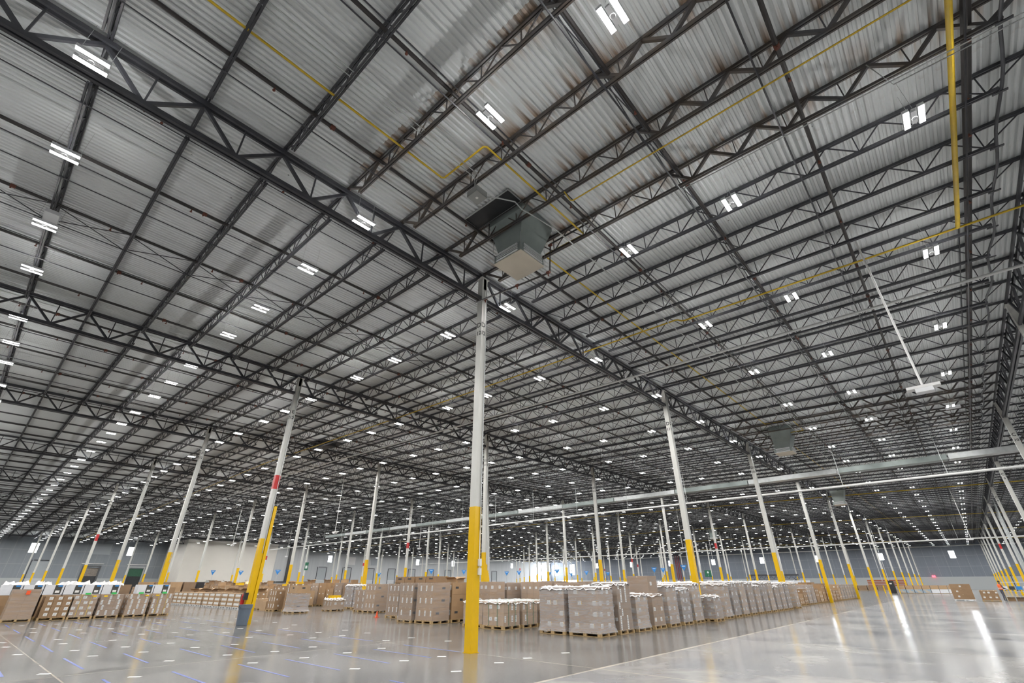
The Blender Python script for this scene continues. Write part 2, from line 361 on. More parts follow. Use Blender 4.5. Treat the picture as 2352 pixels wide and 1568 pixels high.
def dock(x, opened, tint=None):
    dn[0]+=1
    e=link('door_%d'%dn[0],None); struct(e)
    if opened:
        f=MB(); 
        f.box(x-0.25,YW-0.12,0,x,YW-0.002,5.4); f.box(x+2.75,YW-0.12,0,x+3.0,YW-0.002,5.4); f.box(x-0.25,YW-0.12,5.4,x+3.0,YW-0.002,5.65)
        f.obj('door_frame',mat('dock_frame_%d'%dn[0],(0.06,0.065,0.07) if tint==0 else (0.45,0.47,0.48),0.4),e)
        top=MB().box(x,YW+0.2,3.6,x+2.75,YW+0.26,5.2); top.obj('door_curtain',mat('dock_curtain_%d'%dn[0],(0.22,0.19,0.16) if tint==0 else (0.02,0.10,0.055),0.5,noise=0.3),e)
        low=MB().box(x,YW+0.3,0,x+2.75,YW+0.36,5.2); low.obj('door_recess',DARKP,e)
        tr=MB().box(x-0.6,YW-0.2,5.95,x+3.3,YW-0.05,6.1); tr.obj('door_header',WPIPE,e)
    else:
        p=MB(); p.box(x,YW-0.06,0,x+2.75,YW-0.002,3.1)
        for k in range(1,6): p.box(x,YW-0.065,3.1*k/6-0.015,x+2.75,YW-0.06,3.1*k/6+0.015,1)
        p.obj('door_panel',[DOORP,GREYBOX],e)
        p=MB().box(x,YW-0.05,3.1,x+2.75,YW-0.002,6.3); p.obj('door_upper_panel',mat('door_upper_%d'%dn[0],(0.33,0.36,0.38),0.5,noise=0.05),e)
        t=MB(); t.box(x-0.14,YW-0.16,0,x-0.02,YW-0.01,6.5); t.box(x+2.77,YW-0.16,0,x+2.89,YW-0.01,6.5); t.box(x+0.2,YW-0.2,6.38,x+2.55,YW-0.06,6.55)
        t.obj('door_track',STEEL,e)
for x in closedD: dock(x,False)
dock(openD[0],True,0); dock(openD[1],True,1)
# louvred panel frames high on the left wall
for n,(x,z) in enumerate(((10.6,8.0),(82.0,7.4),(73.2,7.4))):
    q=MB(); q.box(x,YW-0.05,z,x+3.0,YW-0.002,z+2.1); q.box(x-0.08,YW-0.09,z-0.1,x+3.08,YW-0.002,z-0.002); tag(q.obj('wall_panel',mat('wall_panel_%d'%n,(0.30,0.33,0.36) if n!=2 else (0.62,0.62,0.62),0.5)),'square metal panel high on the left wall, '+('above the open dark dock door' if n==0 else 'grey one beyond the white office' if n==1 else 'pale one beyond the white office'),'wall panel')
# office block standing out from the left wall
ob=MB(); ob.box(24.5,119.5,0,44.9,YW-0.002,zd(YW)-0.15)
struct(ob.obj('wall_office',[OWHITE]))
g=MB(); g.box(44.91,119.8,0,53.5,YW-0.003,zd(YW)-0.15); g.box(48.2,119.6,2.5,48.9,119.8,zd(YW)-0.2,1)
g.box(45.2,119.55,2.3,50.2,119.8,2.55,1)
struct(g.obj('wall_office_side',[mat('grey_office_cladding',(0.36,0.37,0.38),0.5,noise=0.1,nscale=0.8,nstretch=(3,3,0.1)),BLACKP]))
e=link('door_20',None); struct(e); MB().box(30.4,119.40,0,32.0,119.498,2.75).obj('door_frame',GREYBOX,e); MB().box(30.7,119.34,0,31.7,119.398,2.1).obj('door_leaf',mat('door_leaf_tan',(0.45,0.38,0.28),0.5),e)
# decals on the office wall
for k,(x,z,s) in enumerate(((28.6,2.5,.3),(28.9,1.9,.25),(28.5,1.2,.3),(36.5,2.3,.5),(34.1,2.7,.25),(39.0,2.7,.3),(41.2,2.8,.5),(43.0,2.6,.3))):
    q=MB(); q.bar((x-s,119.485,z),(x+s,119.485,z+s*0.35),0.1,0.02); q.bar((x-s*.3,119.484,z+s*.3),(x+s*.2,119.484,z-s*.5),0.1,0.02)
    tag(q.obj('wall_decal',INK if k%3 else BLUES),'small dark and blue wall graphic on the white office wall','wall graphic','wall graphics on the office')
# amber glow lamp inside the office opening
tag(MB().box(39.0,119.3,1.6,40.2,119.49,2.4).obj('lit_sign',AMBER),'warm glowing panel on the white office wall','lit panel')
# ------------------------------------------------------------------ columns
LET={-2:'B',-1:'C',0:'D',1:'E',2:'F',3:'G',4:'H',5:'J',6:'K',7:'L',8:'M'}
RED={(0,1),(0,4),(2,3),(2,6),(4,7),(4,1),(6,3),(8,4),(6,-1),(8,7),(10,6),(4,0)}-{(4,0)}
HW=0.125
def text_mesh(body, size):
    c=bpy.data.curves.new('t_'+body,'FONT'); c.body=body; c.size=size; c.align_x='CENTER'; c.align_y='CENTER'; c.extrude=0.001; c.offset=0.006; c.resolution_u=3
    t=bpy.data.objects.new('t',c); me=bpy.data.meshes.new_from_object(t); bpy.data.objects.remove(t); return me
TC={}
def col_meshes(j):
    top=zd(j*SY)-0.31
    s=MB(); s.box(-HW,-HW,3.66,HW,HW,top)
    g=MB(); g.box(-HW-0.004,-HW-0.004,0.012,HW+0.004,HW+0.004,3.66)
    b=MB(); b.box(-0.15,-0.15,0,0.15,0.15,0.011)
    for a in (-1,1):
        for c in (-1,1): pass
    cp=MB(); cp.box(-0.2,-0.16,top,0.2,0.16,top+0.03)
    cp.box(-0.07,-HW-0.0,top-0.5,0.07,-HW+0.0,top)
    cd_=MB(); cd_.tube([(HW*0.55,-HW-0.03,top-0.4),(HW*0.55,-HW-0.03,3.0)],0.016,6)
    return {'shaft':s.mesh('shaft',WHITE),'yellow_guard':g.mesh('yellow_guard',YEL),'base_plate':b.mesh('base_plate',YEL),'cap_plate':cp.mesh('cap_plate',WHITE),'conduit':cd_.mesh('conduit',GALV)}
CM={}
for i in range(-2,12):
    for j in range(-2,9):
        x,y=i*SX,j*SY
        if x>XW-1 : continue
        if 24<x<54 and y>119: continue
        if not infr([(x,y,z) for z in (0,2,4,6,8,10,12)],40): continue
        dist=(Vector((x,y,5))-CAM).length
        if j not in CM: CM[j]=col_meshes(j)
        nm=f'{LET[j]} {12-i}'
        near=dist<60
        if near: lab=f'white steel column with yellow lower part, stencilled {nm}' if (i,j)!=(2,-1) else 'white steel column with yellow lower part, stencilled C'
        else:
            lab=f'white column with yellow lower part, {ordw(i) if i>0 else "at the front"} {"behind the front one" if i>0 else ""} in row {LET[j]}'.replace('  ',' ')
        if (i,j) in RED: lab+=', red band'
        if (i,j)==(0,0): lab='largest white column with yellow lower part, nearest the camera, stencilled D 12'
        c=thing('steel_column',lab,'column',(x,y,0),group='steel columns of the hall'); c['kind']='thing'
        M=CM[j]
        parts=['shaft','yellow_guard']
        if dist<70: parts+=['base_plate','cap_plate']
        if dist<60: parts+=['conduit']
        for pn in parts:
            p=link(pn,M[pn],c)
            if pn=='yellow_guard': p['label']='yellow painted lower part'
        if (i,j) in RED:
            if 'red' not in TC:
                q=MB(); q.box(-HW-0.003,-HW-0.003,6.05,HW+0.003,HW+0.003,6.75); TC['red']=q.mesh('red_band',REDP)
            link('red_band',TC['red'],c)
        if dist<75:
            zl=zd(y)-2.38
            for face in (0,1):
                for body,size,dz in ((LET[j],0.27,0.0),(str(12-i),0.22,-0.34)):
                    k=(body,size)
                    if k not in TC:
                        TC[k]=text_mesh(body,size); TC[k].materials.append(INK)
                    t=link('stencil',TC[k],c)
                    if face==0: t.location=(-HW-0.003,0,zl+dz); t.rotation_euler=(math.pi/2,0,-math.pi/2)
                    else: t.location=(-0.03,-HW-0.003,zl+dz); t.rotation_euler=(math.pi/2,0,0)
        if (i,j)==(0,0):
            q=MB(); q.box(0.03,-HW-0.09,2.06,0.11,-HW-0.01,2.24); q.box(0.03,-HW-0.09,1.83,0.11,-HW-0.01,2.0); q.obj('socket_box',WPIPE,c)
            q=MB(); q.tube([(HW*0.55,-HW-0.03,3.0),(HW*0.55,-HW-0.03,2.0)],0.014,6); q.obj('conduit',WPIPE,c)
        if (i,j)==(0,1):
            q=MB(); q.box(HW+0.02,-HW-0.05,0.0,HW+0.16,HW-0.0,5.2); q.obj('cable_cover',YEL,c).data
# ------------------------------------------------------------------ girders (run along X)
def girder_mesh(parts=True):
    L=SX; p={}
    t=MB()
    for s in (-1,1): t.box(0.02,s*0.075-0.03,-0.25,L-0.02,s*0.075+0.03,-0.13)
    b=MB()
    for s in (-1,1): b.box(0.16,s*0.065-0.04,-1.30,L-0.16,s*0.065+0.04,-1.17)
    w=MB(); n=8; d=L/n
    for k in range(n):
        xa,xm,xb=k*d,(k+0.5)*d,(k+1)*d
        if k==0: xa+=0.2
        if k==n-1: xb-=0.2
        w.bar((xa,0,-0.24),(xm,0,-1.2),0.085,0.075,ref=(0,1,0)); w.bar((xm,0,-1.2),(xb,0,-0.24),0.085,0.075,ref=(0,1,0))
        w.bar((xm,0,-1.2),(xm,0,-0.22),0.04,0.04,ref=(0,1,0))
    return {'top_chord':t,'bottom_chord':b,'web':w}
GP=girder_mesh(); GM={k:v.mesh(k,STEEL) for k,v in GP.items()}
allg=MB()
for k,v in GP.items():
    b=len(allg.v); allg.v+=v.v; allg.f+=[tuple(b+i for i in f) for f in v.f]; allg.m+=v.m
GALL=allg.mesh('roof_girder',STEEL)
for i in range(-3,11):
    for j in range(-2,9):
        x,y=i*SX,j*SY; z=zd(y)
        if not infr([(x+SX*t,y,z-0.6) for t in (0,.25,.5,.75,1)],80): continue
        dist=(Vector((x+SX/2,y,z))-CAM).length
        lab=f'dark steel girder truss in row {LET[j]}, spanning bay {12-i} to {11-i}'
        if dist<75:
            g=thing('roof_girder',lab,'girder',(x,y,z),group='roof girders')
            for k in GM: link(k,GM[k],g)
        else:
            g=link('roof_girder',GALL,loc=(x,y,z)); tag(g,lab,'girder','roof girders')
# ------------------------------------------------------------------ joists (run along Y)
def joist_parts(rise, heavy):
    L=SY; p={}
    cw=0.040; off=0.031; ch=0.085
    def z(y,o): return rise*y/L+o
    t=MB(); b=MB(); w=MB()
    for s in (-1,1):
        t.bar((s*off,0.012,z(0,-0.02-ch/2)),(s*off,L-0.012,z(L,-0.02-ch/2)),cw,ch)
        ya,yb=0.85,L-0.85
        b.bar((s*off,ya,z(ya,-0.72)),(s*off,yb,z(yb,-0.72)),cw,ch*0.9)
    n=12; d=(L-0.9)/n
    for k in range(n):
        ww=0.028 if not heavy or 5<k<n-1 else 0.075
        a=0.45+k*d; mid=a+d/2; c=a+d
        if k==0: a=0.2
        if k==n-1: c=L-0.2
        w.bar((0,a,z(a,-0.09)),(0,mid,z(mid,-0.70)),ww,ww,ref=(1,0,0)); w.bar((0,mid,z(mid,-0.70)),(0,c,z(c,-0.09)),ww,ww,ref=(1,0,0))
        w.bar((0,mid,z(mid,-0.70)),(0,mid,z(mid,-0.09)),0.024,0.024,ref=(1,0,0))
    return {'top_chord':t,'bottom_chord':b,'web':w}
def merge(dic):
    a=MB()
    for v in dic.values():
        b=len(a.v); a.v+=v.v; a.f+=[tuple(b+i for i in f) for f in v.f]; a.m+=v.m
    return a
JP={}
def jkey(j):
    r=round(zn(j+1)-zn(j),3); return r
joists=[]
for j in range(NJ0,9):
    for k in range(-8*3,8*12):
        x=k*SX/8+ (0.0); y=j*SY
        if x>XW-0.4 or x<X0: continue
        if y+SY>119 and 23.5<x<54.5: continue
        pts=[(x,y+SY*t,zd(y+SY*t)-0.4) for t in (0.02,.25,.5,.75,.98)]
        if not infr(pts,60): continue
        vis=[p for p in pts if infr([p],60)]
        joists.append((size_px(vis if len(vis)>1 else pts)/1.0/( (Vector(pts[2])-CAM).length**0.5),x,y,k,j))
joists.sort(reverse=True)
rest=MB()
for n,(s,x,y,k,j) in enumerate(joists):
    heavy=(j==-1 and k in (-3,-2,-1,0)) or (j==-1 and k in (13,14,15,16,17)) 
    key=(jkey(j),heavy)
    if key not in JP:
        pr=joist_parts(*key); JP[key]=(pr,{q:v.mesh(q,STEEL2 if heavy else STEEL) for q,v in pr.items()},merge(pr).mesh('roof_joist',STEEL2 if heavy else STEEL),merge(pr))
    z=zn(j); yy=y; i=math.floor(k/8); m_=k-8*i
    if n<300:
        if m_==0: lab=f'open-web roof joist over column line {12-i}, spanning from row {LET.get(j,"A")} to row {LET.get(j+1,"M")}'
        else: lab=f'open-web roof joist {ordw(m_)} from column line {12-i} toward {11-i}, between rows {LET.get(j,"A")} and {LET.get(j+1,"M")}'
        if n<90:
            g=thing('roof_joist',lab,'joist',(x,yy,z),group='open-web roof joists')
            for q in JP[key][1]: link(q,JP[key][1][q],g)
            if j==8: g.scale=(1,0.76,1)
        else:
            g=link('roof_joist',JP[key][2],loc=(x,yy,z)); g.scale=(1,0.76 if j==8 else 1,1); tag(g,lab,'joist','open-web roof joists')
    else:
        v=JP[key][3]; b=len(rest.v)
        rest.v+=[(a+x,c*(0.76 if j==8 else 1)+yy,d+z) for a,c,d in v.v]; rest.f+=[tuple(b+q for q in f) for f in v.f]; rest.m+=v.m
o=rest.obj('distant_roof_joists',STEEL); tag(o,'the many distant dark roof joists seen end to end toward the far walls','joists','open-web roof joists','stuff')
# ------------------------------------------------------------------ bridging, sprinkler and other lines along X
def line_x(name,label,cat,y,zoff,r,M,x0=X0+1,x1=XW-0.5,group=None,n=6):
    z=zd(y)-zoff
    q=MB(); q.tube([(x0,0,0),(x1,0,0)],r,n); o=q.obj(name,M); o.location=(0,y,z); return tag(o,label,cat,group)
bo=[1.54,4.9,7.55,10.4,13.6]
cnt=0
for j in range(-2,8):
    for t,b in enumerate(bo):
        y=j*SY+b-(0.12 if j<0 else 0)
        far=j>=4
        xs_=X0+1 if y<119 else 54.5
        q=MB(); q.tube([(xs_,y,zd(y)-0.135),(XW-.5,y,zd(y)-0.135)],0.02,4)
        q2=MB(); q2.tube([(xs_,y,zd(y)-0.775),(XW-.5,y,zd(y)-0.775)],0.02,4)
        e=thing('joist_bridging',f'thin dark bridging rods crossing the joists, {ordw(t+1)} pair out from girder row {LET[j]}','bridging rod',group='bridging rods under the roof deck')
        q.obj('upper_rod',STEEL,e); q2.obj('lower_rod',STEEL,e)
        if t==2:
            for k in range(-18,60 if j<4 else 0):
                x=k*SX/8
                if not infr([(x,y,zd(y)-.5)],100): continue
                d=MB(); d.bar((x+0.06,y+0.05,zd(y)-0.15),(x+SX/8-0.06,y+0.05,zd(y)-0.74),0.022); d.bar((x+0.06,y-0.05,zd(y)-0.74),(x+SX/8-0.06,y-0.05,zd(y)-0.15),0.022)
                if cnt<95:
                    d.obj('cross_brace',STEEL,e); cnt+=1
# sprinkler branch lines
coup=MB(); coup.tube([(-0.06,0,0),(0.06,0,0)],0.062,10); coup.tube([(-0.03,0,0),(-0.03,0,-0.10)],0.02,6); COUP=coup.mesh('coupling',RUST)
head=MB(); head.tube([(0,0,-0.02),(0,0,-0.10)],0.018,6); head.tube([(0,0,-0.10),(0,0,-0.115)],0.035,8); HEAD=head.mesh('sprinkler_head',RUST)
k=0
for y in [ -14+3.0*t for t in range(-4,49)]:
    if y>YW-2 or abs((y/SY)-round(y/SY))*SY<0.22: continue
    if not infr([(x,y,zd(y)-.3) for x in range(-30,178,4)],30): continue
    k+=1
    zz=zd(y)-0.42 if y>-15 else zd(y)-0.4
    e=thing('sprinkler_pipe',f'black sprinkler pipe under the roof deck, {ordw(k)} line from the upper right','sprinkler pipe',(0,y,zz),group='sprinkler pipes under the roof deck')
    r=0.05 if abs(y+14)>0.1 else 0.09
    MB().tube([(X0+1 if y<119 else 54.5,0,0),(XW-.5,0,0)],r,8).obj('pipe',PIPEB,e)
    if y<32:
        c=0
        for t in range(-3,14):
            x=t*6.4+ (hash((k*7)%5)%5)*1.1-4.3
            if infr([(x,y,zz)],10) and c<12:
                link('coupling',COUP,e,(x,0,0)); c+=1
        for t in range(-6,16):
            x=t*3.05-1.2+(k%2)*1.5
            if infr([(x,y,zz)],10): link('sprinkler_head',HEAD,e,(x,0,-r*0.6))
# yellow gas pipes (paths measured on the roof)
def path(name,label,cat,pts,r,M,n=8,group=None):
    q=MB(); q.tube(pts,r,n); o=q.obj(name,M,smooth=True); return tag(o,label,cat,group)
def elbow(pts):
    out=[]
    for i,p in enumerate(pts):
        if 0<i<len(pts)-1:
            p=Vector(p); a=(Vector(pts[i-1])-p).normalized(); b=(Vector(pts[i+1])-p).normalized()
            out+=[tuple(p+a*0.06),tuple(p+b*0.06)]
        else: out.append(p)
    return out
path('gas_pipe','thin yellow gas pipe jogging around the near roof hatch and running away','gas pipe',elbow([(-30,-2.97,11.69),(-4.53,-2.97,11.69),(-4.53,-4.64,11.67),(0.05,-4.64,11.67),(0.05,-2.99,11.69),(25.6,-2.99,11.69),(25.7,-4.7,11.66),(29,-4.7,11.66),(29,-3,11.69),(176,-3,11.69)]),0.028,GASY)
path('gas_pipe','thin yellow gas pipe beside a rusty joist, right of the hanging air unit','gas pipe',elbow([(-1.82,-40,10.7),(-1.80,-5.4,11.22),(-2.2,-5.45,11.26)]),0.02,GASY)
path('gas_pipe','long yellow gas pipe crossing the hall under the joists from the upper right','gas pipe',elbow([(7.0,-40,10.7),(7.0,-4.9,11.34),(7.0,-4.65,11.5),(7.0,15,11.7),(7.0,37,12.05),(7.0,130,10.4)]),0.034,GASY)
path('gas_pipe','thick yellow gas main joining the crossing pipe at upper right','gas pipe',[(-30,-13.6,11.19),(6.96,-13.6,11.19)],0.06,GASY)
for n,(x,w) in enumerate(((63,'third'),(95,'fourth'),(126,'fifth'),(157,'farthest'))):
    path('gas_pipe',f'yellow gas pipe crossing the hall under the roof, {w} one from the camera','gas pipe',[(x,-45,zd(-45)-0.85),(x,0,zd(0)-0.85),(x,37,zd(37)-0.85),(x,132,zd(132)-0.85)],0.05,GASY,6)
path('white_pipe','pale pipe crossing under the joists from the right edge','pipe',[(10.2,-46,10.4),(10.2,0,11.05),(10.2,37,11.75),(10.2,60,11.3)],0.055,WPIPE)
path('conduit','pair of thin steel conduits clipped under a joist at upper right','conduit',[(-0.15,-40,10.45),(-0.15,-12.6,10.97),(-0.15,-12.4,11.9)],0.013,GALV)
path('conduit','thin steel conduit running beside the row D girder','conduit',[(-0.28,-40,10.45),(-0.28,-8,11.05)],0.013,GALV)
path('conduit','thin steel conduit crossing the roof left of the grey junction box','conduit',[(-30,-3.75,11.55),(-4.05,-3.75,11.55),(-3.85,-3.55,11.45)],0.012,GALV)
path('conduit','second thin steel conduit entering the grey junction box','conduit',[(-30,-3.9,11.55),(-4.05,-3.9,11.55),(-3.9,-3.62,11.45)],0.012,GALV)
path('conduit','steel conduit bending from the junction box over to the air unit','conduit',[(-3.45,-3.5,11.45),(-3.1,-3.75,11.5),(-2.7,-4.05,11.45),(-2.45,-4.1,11.3),(-2.0,-4.15,11.35),(-1.0,-4.25,11.4),(9,-4.3,11.5),(40,-4.3,11.5)],0.02,GALV)
e=thing('wavy_conduit','thick grey conduit strapped along the joist ends at the upper right edge','conduit',(0,-14.43,11.3))
MB().tube([(-8+0.489*t,0.05*math.sin(t*0.9),0.05*math.cos(t*0.7)) for t in range(90)],0.035,7).obj('conduit',STEEL,e,smooth=True)
for k in range(-3,18): MB().box(k*SX/8-0.03,-0.12,-0.06,k*SX/8+0.03,0.14,-0.035).obj('bracket',STEEL,e)
# long white pipe and grey duct across the right half, beyond the second columns
def wpipe(name,label,x,z,y0,y1,r,M,drops):
    e=thing(name,label,'pipe')
    MB().tube([(x,y0,z),(x,y1,z)],r,10).obj('pipe_run',M,e,smooth=True)
    for y in drops:
        MB().tube([(x,y,z+r),(x,y,zd(y)-0.15)],0.02,6).obj('hanger_rod',GALV,e)
wpipe('white_pipe','long white pipe hung across the hall just beyond column D 10',34.0,8.22,-44,100,0.085,WPIPE,[-24+6.2*t for t in range(0,18)])
wpipe('white_pipe','second long white pipe hung across the hall, farther than the first',100.0,8.0,-44,132,0.1,WPIPE,[-20+9*t for t in range(0,15)])
wpipe('white_pipe','white pipe along the far right wall near the roof',177.2,10.9,-44,100,0.12,WPIPE,[])
e=thing('air_duct','long pale sheet-metal duct hung across the hall above the white pipe','duct')
for n in range(17):
    y=-40+7*n
    MB().box(36.2,y,9.6,37.0,y+6.9,9.98).obj('duct_section',GALV if n%2 else DUCT,e)
MB().tube([(35.9,-44,9.35),(35.9,80,9.35)],0.05,8).obj('side_pipe',PIPEB,e)
# hanging pole with access point
def pole(x,y,zb,label):
    e=thing('hanging_pole',label,'hanging pole',(x,y,0))
    MB().tube([(0,0,zb+0.12),(0,0,zd(y)-0.12)],0.03,8).obj('tube',WPIPE,e)
    MB().box(-0.13,-0.38,zb+0.02,0.13,0.38,zb+0.10).obj('bracket_plate',WPIPE,e)
    MB().box(-0.14,-0.2,zb-0.1,0.14,0.2,zb+0.015).obj('access_point',HOUS,e)
pole(6.75,-11.2,6.45,'white hanging pole with a box at its end, nearest at right')
for n,(x,y,zb,l) in enumerate(((70,-12,6.2,'at far right above the person'),(95,28,6.0,'left of the far right windows'),(38,52,6.6,'left of the large middle column'),(14.5,62,6.4,'left of the leaning column E 12'),(16,38,6.5,'between the two nearest left columns'),(62,20,6.3,'just right of column D 11'),(30,80,6.2,'in front of the white office'),(52,64,6.2,'beside the largest column'))):
    pole(x,y,zb,'thin white hanging pole with a small box, '+l)
# flat white panels under roof on right (radiant boxes)
for n,(u,y,x) in enumerate(((0,6.9,-11.66),(1,-8.8,21.1),(2,-5.5,20.8),(3,-13.0,27.8),(4,-5.5,27.1),(5,-8.9,27.5))):
    tag(MB().box(x-0.17,y-0.35,zd(y)-1.05,x+0.17,y+0.35,zd(y)-0.93).obj('wireless_panel',HOUS),'flat white box mounted under the roof joists, '+('at the left edge','at right beyond the hanging pole','at right, left of the pole','lowest of the far right cluster','left of the far air unit','behind the far rusty joists')[n],'ceiling box')
# ------------------------------------------------------------------ air units
def air_unit(x,y,z,label,s=1.0,near=False):
    e=thing('air_unit',label,'air unit',(x,y,0))
    h=0.53*s; zt=zd(y)-0.06
    MB().box(-h,-h,z,h,h,z+0.03).obj('bottom_panel',CREAM,e)
    b=MB(); b.box(-h+0.01,-h+0.01,z+0.031,h-0.01,h-0.01,z+0.34)
    b.obj('diffuser_box',DUCT,e)
    for k,(ax,sg) in enumerate((('x',-1),('y',-1),('x',1),('y',1))):
        g=MB(); w=h*0.78
        for t in range(4):
            zz=z+0.075+t*0.065
            if ax=='x': g.box(min(sg*h,sg*(h+0.03)),-w,zz,max(sg*h,sg*(h+0.03)),w,zz+0.02)
            else: g.box(-w,min(sg*h,sg*(h+0.03)),zz,w,max(sg*h,sg*(h+0.03)),zz+0.02)
        if ax=='x':
            for q in ((-w,z+0.05,w,z+0.07),(-w,z+0.3,w,z+0.33)): g.box(min(sg*h,sg*(h+0.04)),q[0],q[1],max(sg*h,sg*(h+0.04)),q[2],q[3])
        else:
            for q in ((-w,z+0.05,w,z+0.07),(-w,z+0.3,w,z+0.33)): g.box(q[0],min(sg*h,sg*(h+0.04)),q[1],q[2],max(sg*h,sg*(h+0.04)),q[3])
        g.obj('grille',HOUS,e)
    d=MB(); zb=z+0.341; tx0,tx1,ty0,ty1=-0.78*s,0.62*s,-0.82*s,0.50*s; bh=h*0.8
    P=[(-bh,-bh,zb),(bh,-bh,zb),(bh,bh,zb),(-bh,bh,zb),(tx0,ty0,zt-.25),(tx1,ty0,zt-.25),(tx1,ty1,zt-.25),(tx0,ty1,zt-.25),(tx0,ty0,zt),(tx1,ty0,zt),(tx1,ty1,zt),(tx0,ty1,zt)]
    for q in ((0,1,5,4),(1,2,6,5),(2,3,7,6),(3,0,4,7),(4,5,9,8),(5,6,10,9),(6,7,11,10),(7,4,8,11)): d.quad([P[i] for i in q])
    d.obj('tapered_duct',DUCT,e)
    if near:
        for a,c in ((-1,-1),(1,-1),(-1,1),(1,1)): MB().tube([(a*(h+0.02),c*(h+0.02),z+0.1),(a*(h+0.02),c*(h+0.02),zt)],0.006,5).obj('hanger_rod',GALV,e)
    return e
air_unit(-1.15,-2.85,10.62,'grey box-shaped air unit hung from the roof beside column D 12',1.08,near=True)
air_unit(29.6,-3.0,10.3,'grey air unit hung from the roof beyond column D 10',1.15)
air_unit(60.0,-1.5,10.0,'small far air unit hung from the roof, beyond the white pipe',1.2)
air_unit(98.0,28.0,10.1,'farthest air unit under the roof, in the middle distance',1.2)
# sprinkler drop under the near unit
path('sprinkler_pipe','black sprinkler drop pipe passing under the near air unit to column D 12','sprinkler pipe',[(0.35,-4.95,11.9),(-0.15,-4.3,11.55),(-0.15,-3.9,11.5),(-0.45,-3.55,10.45),(-0.52,-3.45,10.35),(-0.45,-0.16,10.75)][3:],0.03,PIPEB)
path('sprinkler_pipe','black riser pipe beside the near air unit','sprinkler pipe',[(-0.46,-3.55,10.40),(-0.42,-3.6,11.55),(-0.2,-5.0,11.78)],0.03,PIPEB)
for n,p in enumerate(((-0.5,-3.52,10.38),(-0.42,-3.6,11.5),(-0.5,-2.2,10.5),(-0.42,-0.6,10.7))):
    q=MB(); q.tube([(p[0],p[1]-0.06,p[2]),(p[0],p[1]+0.06,p[2]+0.01)],0.05,8); q.tube([(p[0],p[1],p[2]-0.05),(p[0],p[1],p[2]-0.13)],0.02,6)
    tag(q.obj('pipe_fitting',RUST),'red-brown pipe fitting '+('at the lower corner of the near air unit','at the top of the riser by the near air unit','halfway under the near air unit','close to the top of column D 12')[n],'pipe fitting')
# junction box
e=thing('junction_box','grey square junction box under the roof, left of the near air unit','junction box',(-3.68,-3.48,11.25))
MB().box(-0.2,-0.2,0,0.2,0.2,0.22).obj('enclosure',GREYBOX,e); MB().box(-0.035,-0.035,-0.003,0.035,0.035,-0.0005).obj('label',PAPER,e); MB().box(-0.03,-0.03,0.221,0.03,0.03,0.45).obj('mount',STEEL,e)
# roof hatch
e=thing('roof_hatch','dark rectangular roof hatch with a pale rim, left of the near air unit','roof hatch',(-2.32,-2.75,0))
z=zd(-2.75); MB().box(-0.30,-0.95,z-0.06,0.30,0.95,z-0.03).obj('dark_cover',DARKP,e)
r=MB(); r.box(-0.33,-0.98,z-0.075,0.33,-0.951,z-0.02); r.box(-0.33,0.951,z-0.075,0.33,0.98,z-0.02); r.box(-0.33,-0.95,z-0.075,-0.301,0.95,z-0.02); r.box(0.301,-0.95,z-0.075,0.33,0.95,z-0.02); r.obj('rim',GALV,e)
e=thing('roof_hatch','dark roof hatch high above the left columns','roof hatch',(9.0,29.0,0)); z=zd(29)
MB().box(-1.0,-1.2,z-0.09,1.0,1.2,z-0.03).obj('dark_cover',DARKP,e); MB().box(-0.9,-1.0,z-0.4,0.3,0.9,z-0.091).obj('hood',BLACKP,e)
# ------------------------------------------------------------------ lamps
LYm=[-12.82,-8.85,-5.68,-0.44,3.04,6.96,10.35,15.4,18.82,22.13,26.72,30.61]
offs=[-0.2,3.2,6.9,10.9]
LY=[(j*SY+o) for j in (-3,-2) for o in offs]+[-12.82,-8.85,-5.68,-0.44,3.04,6.96,10.35,15.4,18.82,22.13,26.72]+[30.61,33.9,37.3,41.4]+[j*SY+o for j in range(3,9) for o in offs]
LY=sorted(y for y in LY if Y0+2<y<YW-1.5)
LX=[0.93+6.31*k for k in range(-5,28)]
LX=[x for x in LX if x<XW-1]
def lamp_parts():
    d={}
    h=MB(); h.box(-0.20,-0.045,0.0,0.20,0.045,0.06)
    for s in (-1,1): h.box(-0.28,s*0.135-0.06,0.0,0.28,s*0.135+0.06,0.075)
    d['housing']=h
    return d
HM=lamp_parts()['housing']; HMm=HM.mesh('housing',HOUS)
def tubeMB(s):
    t=MB(); a,b=s*0.135-0.05,s*0.135+0.05; t.quad([(-0.27,a,-0.002),(-0.27,b,-0.002),(0.27,b,-0.002),(0.27,a,-0.002)]); return t
TM=[tubeMB(-1).mesh('light_tube',TUBE),tubeMB(1).mesh('light_tube',TUBE)]
rg=MB(); rg.tube([(0.045*math.cos(t*math.pi/6),0.045*math.sin(t*math.pi/6),-0.02) for t in range(13)],0.012,5,caps=False); RGm=rg.mesh('sensor_ring',HOUS)
wr=MB()
for a in (-1,1): wr.tube([(a*0.24,0,0.076),(a*0.24,0,1.0)],0.004,4)
WRm=wr.mesh('suspension_wire',GALV)
simple=MB(); 
for src,mi in ((HM,0),(tubeMB(-1),1),(tubeMB(1),1),(wr,2)):
    b=len(simple.v); simple.v+=src.v; simple.f+=[tuple(b+i for i in f) for f in src.f]; simple.m+=[mi]*len(src.f)
SIMm=simple.mesh('high_bay_light',[HOUS,TUBE,GALV])
lamps=[]
nxx=0
for a,x in enumerate(LX):
    for b,y in enumerate(LY):
        if 24<x<54 and y>118: continue
        z=zd(y)-1.30
        s=scr((x,y,z))
        vis=s and -20<s[0]<2372 and -20<s[1]<1588
        lamps.append((s[2] if vis else 1e9,x,y,z,a,b))
lamps.sort()
